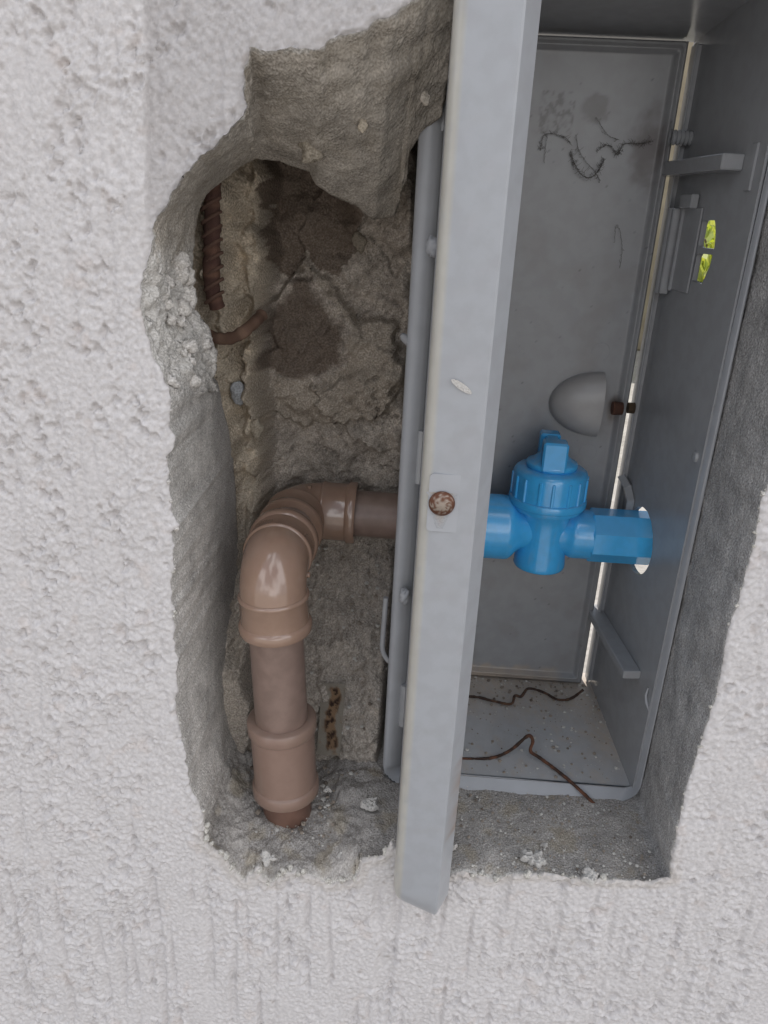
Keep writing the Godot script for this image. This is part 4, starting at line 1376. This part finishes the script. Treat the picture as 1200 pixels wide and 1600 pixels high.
# ---------------------------------------------------------------- valve
func build_valve() -> void:
	var ax := Vector3(0.0707, -0.154, -0.112)
	var t := thing("valve", Vector3(0.0707, -0.175, -0.112), "bright blue plastic stop valve with a bar handle inside the meter box", "valve")
	var m: Material = mats["blue"]
	var up := Transform3D(Basis(), Vector3(ax.x, 0, ax.z))
	var b := MB.new()
	b.lathe(up, [Vector2(0, -0.1752), Vector2(0.0118, -0.1752), Vector2(0.0131, -0.1746), Vector2(0.0137, -0.1735), Vector2(0.0136, -0.1715), Vector2(0.0131, -0.1665), Vector2(0.0127, -0.1600), Vector2(0.0127, -0.1530), Vector2(0.0131, -0.1475), Vector2(0.0136, -0.1440), Vector2(0.0156, -0.1412), Vector2(0.0168, -0.1405)], 56)
	# inlet socket on the left and outlet neck on the right
	var lf := Transform3D(Basis(Vector3(0, 0, 1), PI / 2), Vector3(ax.x, ax.y, ax.z))
	b.lathe(lf, [Vector2(0.0100, 0.0), Vector2(0.0110, 0.0118), Vector2(0.0132, 0.0146), Vector2(0.0158, 0.0168), Vector2(0.0170, 0.0184), Vector2(0.0173, 0.0205), Vector2(0.0173, 0.0560), Vector2(0.0180, 0.0566), Vector2(0.0180, 0.0610), Vector2(0.0130, 0.0612)], 52)
	var rt := Transform3D(Basis(Vector3(0, 0, 1), -PI / 2), Vector3(ax.x, ax.y - 0.0012, ax.z))
	b.lathe(rt, [Vector2(0.0100, 0.0), Vector2(0.0108, 0.0112), Vector2(0.0122, 0.0130), Vector2(0.0130, 0.0146), Vector2(0.0132, 0.0160), Vector2(0.0132, 0.0245)], 48)
	commit(dusty(b, Color(0.055, 0.44, 0.87), 0.30, 204), "body", m, t)
	b = MB.new()
	b.lathe(Transform3D(rt.basis * Basis(Vector3(0, 1, 0), PI / 8), rt.origin), [Vector2(0.0125, 0.0232), Vector2(0.0138, 0.0240), Vector2(0.0143, 0.0246), Vector2(0.0143, 0.0560), Vector2(0.0136, 0.0570), Vector2(0.0095, 0.0572)], 8)
	for q in b.n.size() / 4:
		pass
	flatten(b)
	commit(dusty(b, Color(0.055, 0.44, 0.87), 0.30, 204), "octagon_tail", m, t)
	# ribbed bonnet nut
	b = MB.new()
	b.lathe(up, [Vector2(0.0150, -0.1418), Vector2(0.0176, -0.1414), Vector2(0.0182, -0.1402), Vector2(0.0182, -0.1392), Vector2(0.0196, -0.1388), Vector2(0.0201, -0.1380), Vector2(0.0201, -0.1352), Vector2(0.0196, -0.1346), Vector2(0.0189, -0.1344), Vector2(0.0189, -0.1220), Vector2(0.0183, -0.1204), Vector2(0.0170, -0.1194), Vector2(0.0120, -0.1190), Vector2(0, -0.1190)], 72)
	commit(dusty(b, Color(0.055, 0.44, 0.87), 0.30, 204), "bonnet_nut", m, t)
	b = MB.new()
	for k in 8:
		var a := TAU * (k + 0.28) / 8
		for w in [-0.17, 0.17]:
			var aa: float = a + w
			b.box(Transform3D(Basis(Vector3(0, 1, 0), -aa), Vector3(ax.x, -0.1286, ax.z) + Vector3(cos(aa), 0, sin(aa)) * 0.0190), Vector3(0.0013, 0.0122, 0.0016), 0.0004)
	commit(dusty(b, Color(0.055, 0.44, 0.87), 0.30, 204), "grip_ribs", m, t)
	# stem collar and bar handle
	b = MB.new()
	b.lathe(up, [Vector2(0.0118, -0.1196), Vector2(0.0128, -0.1188), Vector2(0.0131, -0.1180), Vector2(0.0131, -0.1166), Vector2(0.0126, -0.1158), Vector2(0.0098, -0.1146), Vector2(0.0066, -0.1112), Vector2(0.0056, -0.1080), Vector2(0, -0.1080)], 48)
	var turn := Basis(Vector3(0, 1, 0), -0.06)
	b.box(Transform3D(turn, Vector3(ax.x - 0.0008, -0.1110, ax.z + 0.0075)), Vector3(0.0122, 0.0155, 0.0105), 0.0010)
	b.box(Transform3D(turn, Vector3(ax.x - 0.0012, -0.1106, ax.z - 0.0090)), Vector3(0.0102, 0.0150, 0.0095), 0.0010)
	b.box(Transform3D(turn, Vector3(ax.x - 0.0012, -0.1104, ax.z - 0.0010)), Vector3(0.0070, 0.0134, 0.0160), 0.0010)
	commit(dusty(b, Color(0.055, 0.44, 0.87), 0.30, 204), "handle", m, t)


# plastic of one colour with dust lying on what faces up and faint smears
func dusty(b: MB, base: Color, amount: float, sd: int) -> MB:
	var nz := noise(sd, 160.0, 4)
	var dust := Color(0.36, 0.325, 0.285)
	for i in b.v.size():
		var k := nz.get_noise_3dv(b.v[i])
		var d := sm(0.35, 0.98, b.n[i].y) * (0.55 + 0.9 * k) + 0.5 * sm(0.22, 0.6, k)
		var m := base * b.c[i]
		b.c[i] = m.lerp(dust, clampf(d * amount, 0.0, 0.8))
		b.c[i].a = 1.0
	return b


func tint_all(b: MB, c: Color) -> void:
	for i in b.c.size():
		b.c[i] = c


func flatten(b: MB) -> void:
	# one flat normal per triangle
	var o := MB.new()
	for i in range(0, b.ix.size(), 3):
		var p := b.v[b.ix[i]]
		var q := b.v[b.ix[i + 1]]
		var r := b.v[b.ix[i + 2]]
		var nn := (r - p).cross(q - p).normalized()
		for k in 3:
			o.ix.append(o.vert(b.v[b.ix[i + k]], nn, b.c[b.ix[i + k]]))
	b.v = o.v
	b.n = o.n
	b.c = o.c
	b.ix = o.ix


# ---------------------------------------------------------------- small things
func rough_rod(path: Array, r: float, sides: int, sd: int, dark: Color, light: Color, amp: float) -> MB:
	var b := MB.new()
	var cv := Curve3D.new()
	for i in path.size():
		var tan: Vector3 = (path[mini(i + 1, path.size() - 1)] - path[maxi(i - 1, 0)]) * 0.18
		cv.add_point(path[i], -tan, tan)
	cv.bake_interval = r * 0.6
	var pts := Array(cv.get_baked_points())
	var nz := noise(sd, 300.0, 3)
	var rad := []
	var cols := []
	for p in pts:
		var k := nz.get_noise_3dv(p)
		rad.append(r * (1.0 + amp * k))
		cols.append(dark.lerp(light, sm(-0.25, 0.45, nz.get_noise_3dv(p * 0.5 + Vector3.ONE))))
	b.tube(pts, rad, sides, cols)
	for i in b.v.size():
		b.v[i] += b.n[i] * r * amp * 0.8 * nz.get_noise_3dv(b.v[i] * 1.3)
	return b


func build_details() -> void:
	var rustd := Color(0.15, 0.078, 0.062)
	var rustl := Color(0.28, 0.15, 0.105)
	# reinforcing bars showing in the broken column
	var b := rough_rod([Vector3(-0.0925, 0.012, -0.080), Vector3(-0.0928, -0.012, -0.079), Vector3(-0.0938, -0.034, -0.079), Vector3(-0.0922, -0.0445, -0.081)], 0.0036, 18, 81, rustd, rustl, 0.18)
	for k in 9:
		var y := 0.004 - k * 0.0055
		var rib := []
		for i in 9:
			var a := PI * i / 8.0
			rib.append(Vector3(-0.0930 + 0.0040 * cos(a), y + 0.0026 * cos(a), -0.0795 + 0.0040 * sin(a)))
		b.tube(rib, 0.0008, 7, [Color(0.24, 0.14, 0.105), Color(0.24, 0.14, 0.105), Color(0.24, 0.14, 0.105), Color(0.24, 0.14, 0.105), Color(0.24, 0.14, 0.105), Color(0.24, 0.14, 0.105), Color(0.24, 0.14, 0.105), Color(0.24, 0.14, 0.105), Color(0.24, 0.14, 0.105)])
	tag(commit(b, "rebar", mats["rust"], self, Vector3(-0.0925, -0.0445, -0.08)), "upright ribbed rusty steel bar set in the broken left side of the cavity", "rebar")
	b = rough_rod([Vector3(-0.0990, -0.0560, -0.080), Vector3(-0.0905, -0.0575, -0.0765), Vector3(-0.0830, -0.0560, -0.0765), Vector3(-0.0770, -0.0515, -0.080), Vector3(-0.0735, -0.0475, -0.088)], 0.0027, 16, 82, Color(0.20, 0.115, 0.08), Color(0.36, 0.225, 0.16), 0.2)
	tag(commit(b, "rebar", mats["rust"], self, Vector3(-0.0905, -0.0575, -0.0765)), "short bent rusty steel bar crossing the column below the upright bar", "rebar")
	# iron wires in the box
	var wd := Color(0.075, 0.045, 0.034)
	var wl := Color(0.20, 0.11, 0.07)
	b = rough_rod([Vector3(0.0345, -0.2642, -0.1135), Vector3(0.0450, -0.2645, -0.1150), Vector3(0.0560, -0.2652, -0.1130), Vector3(0.0655, -0.2648, -0.1110), Vector3(0.0680, -0.2625, -0.1160), Vector3(0.0720, -0.2632, -0.1170), Vector3(0.0770, -0.2618, -0.1235), Vector3(0.0860, -0.2628, -0.1220), Vector3(0.0930, -0.2632, -0.1165), Vector3(0.1010, -0.2630, -0.1180), Vector3(0.1090, -0.2600, -0.1235)], 0.0008, 9, 83, wd, wl, 0.25)
	tag(commit(b, "wire", mats["rust"], self, Vector3(0.072, -0.264, -0.117)), "kinked rusty wire lying along the back of the box floor", "wire")
	b = rough_rod([Vector3(0.0225, -0.2695, -0.0640), Vector3(0.0300, -0.2716, -0.0680), Vector3(0.0420, -0.2722, -0.0690), Vector3(0.0530, -0.2708, -0.0700), Vector3(0.0620, -0.2665, -0.0720), Vector3(0.0690, -0.2585, -0.0730), Vector3(0.0715, -0.2580, -0.0735), Vector3(0.0730, -0.2610, -0.0730), Vector3(0.0722, -0.2660, -0.0715), Vector3(0.0760, -0.2680, -0.0700), Vector3(0.0830, -0.2705, -0.0660), Vector3(0.0910, -0.2722, -0.0585), Vector3(0.0985, -0.2750, -0.0515), Vector3(0.1035, -0.2785, -0.0490)], 0.0009, 9, 84, wd, Color(0.24, 0.10, 0.055), 0.22)
	tag(commit(b, "wire", mats["rust"], self, Vector3(0.0722, -0.272, -0.0715)), "looped rusty wire hooked over the front lip of the box floor", "wire")
	# flat strap with rust blisters, half sunk in the mortar behind the pipe
	var strap := PackedVector3Array()
	var sc := PackedColorArray()
	var rn := noise(85, 0.2, 4)
	for j in 60:
		for i in 24:
			var u := i / 23.0
			var v := j / 59.0
			var p := Vector3(lerpf(-0.0415, -0.0290, u), lerpf(-0.2360, -0.2700, v), lerpf(-0.0770, -0.0610, v))
			var k := rn.get_noise_2d(p.x * 1000, p.y * 1000)
			var band := sm(0.30, 0.12, absf(u - 0.55 - 0.08 * sin(v * 9.0))) * sm(0.02, 0.1, v) * sm(1.0, 0.85, v)
			var rust := band * sm(-0.15, 0.15, k + 0.3 * rn.get_noise_2d(p.x * 2600, p.y * 2600))
			sc.append(Color(0.44, 0.40, 0.34).lerp(Color(0.40, 0.22, 0.10), 0.75 * sm(0.1, 0.6, band + 0.6 * k)).lerp(Color(0.055, 0.028, 0.02), rust))
			strap.append(p + Vector3(0, 0.3, 0.9) * (0.0004 * k + 0.0006 * rust))
	b = MB.new()
	b.grid(strap, 24, 60, sc, 1.0)
	for q in b.n.size():
		if b.n[q].z < 0:
			b.n[q] = -b.n[q]
	b.box(Transform3D(Basis(Vector3(1, 0, 0), -0.416), Vector3(-0.03525, -0.2536, -0.0703)), Vector3(0.0123, 0.0368, 0.0011), 0.0003, Color(0.40, 0.36, 0.30))
	tag(commit(b, "metal_strap", mats["rust"], self, Vector3(-0.03525, -0.27, -0.07)), "flat pale metal strap with dark rust blisters in the mortar right of the pipe", "strap")

	# flakes of paint
	flake(Vector3(0.0675, -0.2768, -0.0075), 0.0078, 91, 0.25, "star-shaped white paint flake on the niche floor, largest of the flakes")
	flake(Vector3(0.0735, -0.2768, -0.0170), 0.0021, 92, 0.1, "small white paint chip just behind the star-shaped flake")
	flake(Vector3(0.0290, -0.2768, -0.0110), 0.0036, 93, 0.2, "white paint flake on the niche floor right of the lid's lower corner")
	flake(Vector3(-0.0105, -0.2740, -0.0320), 0.0062, 94, 0.35, "ragged white paint flake on mortar just left of the lid")
	flake(Vector3(-0.0205, -0.2868, -0.0080), 0.0060, 95, 0.5, "thick white stucco chip lying on the niche's broken bottom edge")
	flake(Vector3(-0.0560, -0.2860, -0.0050), 0.0050, 96, 0.9, "white stucco chip standing on the broken edge below the pipe")
	flake(Vector3(0.0920, -0.2760, -0.0010), 0.0060, 97, 0.3, "flat white chip on the bottom edge under the box's right corner")
	flake(Vector3(-0.0330, -0.2760, -0.0420), 0.0026, 98, 0.3, "small white chip on the mortar right of the pipe's foot")

	# cobweb on the back panel
	b = MB.new()
	var rng := RandomNumberGenerator.new()
	rng.seed = 5
	var line := func(pts: Array, r: float, fuzz: int) -> void:
		var cv := Curve3D.new()
		for i in pts.size():
			var tan: Vector3 = (pts[mini(i + 1, pts.size() - 1)] - pts[maxi(i - 1, 0)]) * 0.2
			cv.add_point(pts[i], -tan, tan)
		cv.bake_interval = 0.0012
		var bk := Array(cv.get_baked_points())
		for strand in 3:
			var wob := []
			for q in bk:
				wob.append(q + Vector3(rng.randf_range(-1, 1), rng.randf_range(-1, 1), 0.3) * 0.00035)
			b.tube(wob, r * 0.42, 4)
		for k in fuzz:
			var p: Vector3 = bk[rng.randi() % bk.size()]
			var d := Vector3(rng.randf_range(-1, 1), rng.randf_range(-1, 1), rng.randf_range(0, 0.4)) * rng.randf_range(0.0008, 0.0028)
			b.tube([p, p + d * 0.5 + Vector3(rng.randf_range(-0.0006, 0.0006), rng.randf_range(-0.0006, 0.0006), 0), p + d], 0.00006, 4)
	var wz := -0.1345
	line.call([Vector3(0.0640, 0.0290, wz), Vector3(0.0665, 0.0240, wz), Vector3(0.0700, 0.0195, wz + 0.002), Vector3(0.0740, 0.0182, wz + 0.003), Vector3(0.0775, 0.0210, wz + 0.002), Vector3(0.0800, 0.0265, wz)], 0.0002, 150)
	line.call([Vector3(0.0655, 0.0360, wz), Vector3(0.0690, 0.0280, wz), Vector3(0.0770, 0.0205, wz), Vector3(0.0795, 0.0165, wz)], 0.00009, 30)
	line.call([Vector3(0.0760, 0.0300, wz), Vector3(0.0815, 0.0325, wz), Vector3(0.0860, 0.0285, wz), Vector3(0.0880, 0.0330, wz), Vector3(0.0960, 0.0340, wz), Vector3(0.1010, 0.0350, wz)], 0.0001, 150)
	line.call([Vector3(0.0735, 0.0440, wz), Vector3(0.0800, 0.0370, wz), Vector3(0.0860, 0.0350, wz)], 0.00010, 8)
	line.call([Vector3(0.0500, 0.0290, wz), Vector3(0.0505, 0.0345, wz), Vector3(0.0530, 0.0362, wz), Vector3(0.0600, 0.0352, wz), Vector3(0.0630, 0.0330, wz)], 0.00013, 50)
	line.call([Vector3(0.0524, 0.0358, wz), Vector3(0.0522, 0.0300, wz), Vector3(0.0524, 0.0235, wz)], 0.0001, 3)
	line.call([Vector3(0.0905, -0.0100, wz), Vector3(0.0905, -0.0020, wz), Vector3(0.0945, -0.0110, wz), Vector3(0.0950, -0.0220, wz)], 0.00008, 6)
	tag(commit(b, "cobweb", mats["web"], self, Vector3(0.075, 0.025, wz)), "dark dusty cobweb strands high on the box's back panel", "cobweb")

	# grit: crumbs of mortar and paint
	var grit := BoxMesh.new()
	grit.size = Vector3.ONE
	var gm := MB.new()
	var gp := PackedVector3Array()
	var gn := noise(99, 0.9, 2)
	for j in 6:
		for i in 8:
			var a := TAU * i / 7.0
			var t := PI * j / 5.0
			var d := Vector3(sin(t) * cos(a), cos(t), sin(t) * sin(a))
			gp.append(d * 0.5 * (1.0 + 0.6 * gn.get_noise_3dv(d * 1.3)))
	gm.grid(gp, 8, 6, PackedColorArray(), 1.0, true)
	flatten(gm)
	for q in gm.n.size():
		if gm.n[q].dot(gm.v[q]) < 0:
			gm.n[q] = -gm.n[q]
	var ga := []
	ga.resize(Mesh.ARRAY_MAX)
	ga[Mesh.ARRAY_VERTEX] = gm.v
	ga[Mesh.ARRAY_NORMAL] = gm.n
	ga[Mesh.ARRAY_INDEX] = gm.ix
	var gmesh := ArrayMesh.new()
	gmesh.add_surface_from_arrays(Mesh.PRIMITIVE_TRIANGLES, ga)
	var places := []
	rng.seed = 77
	for k in 1100:
		# on the box floor
		var z := -0.134 + 0.074 * pow(rng.randf(), 1.6)
		var x := rng.randf_range(0.012, 0.121)
		var y := -0.264 + (z + 0.134) * -0.123
		var s := 0.0003 + 0.0017 * pow(rng.randf(), 5.0)
		places.append([Vector3(x, y + s * 0.3, z), s, rng.randf()])
	for k in 1100:
		# on the niche floor under the box
		var z := -rng.randf_range(0.001, 0.055)
		var x := rng.randf_range(0.018, 0.124)
		var s := 0.0003 + 0.0013 * pow(rng.randf(), 5.0)
		places.append([Vector3(x, -0.2776 + s * 0.25, z), s, rng.randf()])
	for k in 700:
		var z := -rng.randf_range(0.014, 0.06)
		var x := rng.randf_range(-0.076, 0.0)
		var s := 0.0004 + 0.0022 * pow(rng.randf(), 4.0)
		places.append([Vector3(x, lerpf(-0.2895, -0.2755, clampf(-z / 0.07, 0, 1)) + rng.randf_range(-0.001, 0.001), z), s, rng.randf()])
	for k in 500:
		var y := rng.randf_range(-0.268, -0.18)
		var x := rng.randf_range(-0.08, -0.004)
		var s := 0.0004 + 0.0022 * pow(rng.randf(), 4.0)
		places.append([Vector3(x, y, -0.131 + 0.064 * sm(-0.172, -0.268, y) + 0.001), s, rng.randf()])
	var mm := MultiMesh.new()
	mm.transform_format = MultiMesh.TRANSFORM_3D
	mm.use_colors = true
	mm.mesh = gmesh
	mm.instance_count = places.size()
	for k in places.size():
		var e: Array = places[k]
		var bs := Basis.from_euler(Vector3(rng.randf() * 6, rng.randf() * 6, rng.randf() * 6)).scaled(Vector3(1.0, 0.7, 1.0) * e[1])
		mm.set_instance_transform(k, Transform3D(bs, e[0]))
		var w: float = e[2]
		var c := Color(0.34, 0.29, 0.24) if w < 0.5 else (Color(0.62, 0.60, 0.56) if w < 0.93 else Color(0.20, 0.165, 0.135))
		mm.set_instance_color(k, c)
	var mi := MultiMeshInstance3D.new()
	mi.name = "debris"
	mi.multimesh = mm
	mi.material_override = mats["grit"]
	mi.set_meta("kind", "stuff")
	tag(mi, "loose grit and mortar crumbs on the floors of box and niche", "debris")
	add_child(mi)


func flake(at: Vector3, size: float, sd: int, tilt: float, label: String) -> void:
	var nz := noise(sd, 0.42, 3)
	var b := MB.new()
	var bs := Basis(Vector3(1, 0, 0), -PI / 2 + tilt)
	var pts := PackedVector3Array()
	var nr := 10
	var na := 41
	for j in nr:
		for i in na:
			var a := TAU * (i % (na - 1)) / (na - 1)
			var r := size * (0.72 + 0.7 * nz.get_noise_2d(1.5 * cos(a), 1.5 * sin(a)))
			if sd == 91:
				r = size * (0.66 + 0.15 * cos(4.0 * a + 0.9 + 1.2 * sin(a)) + 0.7 * nz.get_noise_2d(1.7 * cos(a), 1.7 * sin(a)))
			var u := 1.0 - float(j) / (nr - 1)
			var p := Vector2(cos(a), 0.8 * sin(a)) * r * u
			var h := size * (0.24 + 0.25 * nz.get_noise_2d(p.x * 900.0 + 20.0, p.y * 900.0)) * sqrt(1.0 - pow(u, 6.0)) + 0.0002
			if j == 0:
				h = -0.0006
			pts.append(at + bs * Vector3(p.x, p.y, h))
	b.grid(pts, na, nr, PackedColorArray(), 1.0, true)
	for q in b.n.size():
		if b.n[q].dot(bs.z) < 0.0:
			b.n[q] = -b.n[q]
	tag(commit(b, "paint_flake", mats["paint"], self, at), label, "paint flake", "paint flakes on the niche floor")


# ---------------------------------------------------------------- the garden seen through the box's windows
func build_garden() -> void:
	var rng := RandomNumberGenerator.new()
	rng.seed = 404
	var blade := MB.new()
	blade.poly([Vector3(-0.5, 0, 0), Vector3(0.5, 0, 0), Vector3(0.3, 0.6, 0.1), Vector3(0, 1, 0.35)], Vector3(0, 0, -5))
	var bm := MultiMesh.new()
	bm.transform_format = MultiMesh.TRANSFORM_3D
	bm.use_colors = true
	bm.mesh = as_mesh(blade)
	bm.instance_count = 24000
	for k in 24000:
		var z := -2.6 - 9.0 * pow(rng.randf(), 1.3)
		var x := rng.randf_range(0.02, 2.6) - z * 0.312
		var h := rng.randf_range(0.05, 0.16)
		bm.set_instance_transform(k, Transform3D(Basis(Vector3(0, 1, 0), rng.randf() * TAU).scaled(Vector3(0.012, h, h)), Vector3(x, -0.95, z)))
		bm.set_instance_color(k, Color(0.16, 0.25, 0.04).lerp(Color(0.32, 0.38, 0.10), rng.randf()))
	var gi := MultiMeshInstance3D.new()
	gi.name = "grass"
	gi.multimesh = bm
	gi.material_override = mats["leaf"]
	gi.set_meta("kind", "stuff")
	tag(gi, "sunlit green grass behind the wall, seen through the box window", "grass")
	add_child(gi)
	var gw := MB.new()
	gw.box(Transform3D(Basis(), Vector3(-0.45, 0.25, -6.0)), Vector3(4.76, 2.4, 0.15), 0.01)
	tag(commit(gw, "garden_wall", mats["cream"], self, Vector3(-0.45, -0.95, -6.0)), "sunlit cream garden wall seen through the slit beside the back panel", "wall")
	var spots := [[Vector3(1.98, -0.95, -4.6), 0.95, "bright green leafy shrub behind the wall, seen through the box's lower window"], [Vector3(2.75, -0.95, -6.3), 1.25, "light green shrub behind the nearer one, seen through the box's upper window"]]
	for s in spots:
		var t := thing("shrub", s[0], s[2], "shrub")
		var b := MB.new()
		for k in 9:
			var a := TAU * k / 9
			var top: Vector3 = Vector3(cos(a) * 0.45, 0.75 + 0.2 * sin(k * 2.1), sin(a) * 0.45) * s[1]
			b.tube([s[0], s[0] + top * Vector3(0.4, 0.5, 0.4), s[0] + top], [0.02, 0.012, 0.005], 6)
		commit(b, "stem", mats["bark"], t)
		var leaf := MB.new()
		leaf.poly([Vector3(0, 0, 0), Vector3(0.5, 0.45, 0.08), Vector3(0, 1, 0.2), Vector3(-0.5, 0.45, 0.08)], Vector3(0, 0, -5))
		var lm := MultiMesh.new()
		lm.transform_format = MultiMesh.TRANSFORM_3D
		lm.use_colors = true
		lm.mesh = as_mesh(leaf)
		lm.instance_count = 4200
		for k in 4200:
			var d := Vector3(rng.randfn(), rng.randfn(), rng.randfn()).normalized() * pow(rng.randf(), 0.5)
			var p: Vector3 = Vector3(d.x * 0.62, 0.62 + d.y * 0.58, d.z * 0.62) * s[1]
			lm.set_instance_transform(k, Transform3D(Basis.from_euler(Vector3(rng.randf_range(-1.4, 0.6), rng.randf() * TAU, rng.randf_range(-0.8, 0.8))).scaled(Vector3(0.035, 0.075, 0.06) * (0.4 + s[1] * 0.7)), p))
			lm.set_instance_color(k, Color(0.38, 0.46, 0.12).lerp(Color(0.62, 0.64, 0.30), rng.randf()))
		var li := MultiMeshInstance3D.new()
		li.name = "leaves"
		li.multimesh = lm
		li.material_override = mats["leaf"]
		li.set_meta("kind", "stuff")
		t.add_child(li, true)


func as_mesh(b: MB) -> ArrayMesh:
	var a := []
	a.resize(Mesh.ARRAY_MAX)
	a[Mesh.ARRAY_VERTEX] = b.v
	a[Mesh.ARRAY_NORMAL] = b.n
	a[Mesh.ARRAY_INDEX] = b.ix
	var me := ArrayMesh.new()
	me.add_surface_from_arrays(Mesh.PRIMITIVE_TRIANGLES, a)
	return me
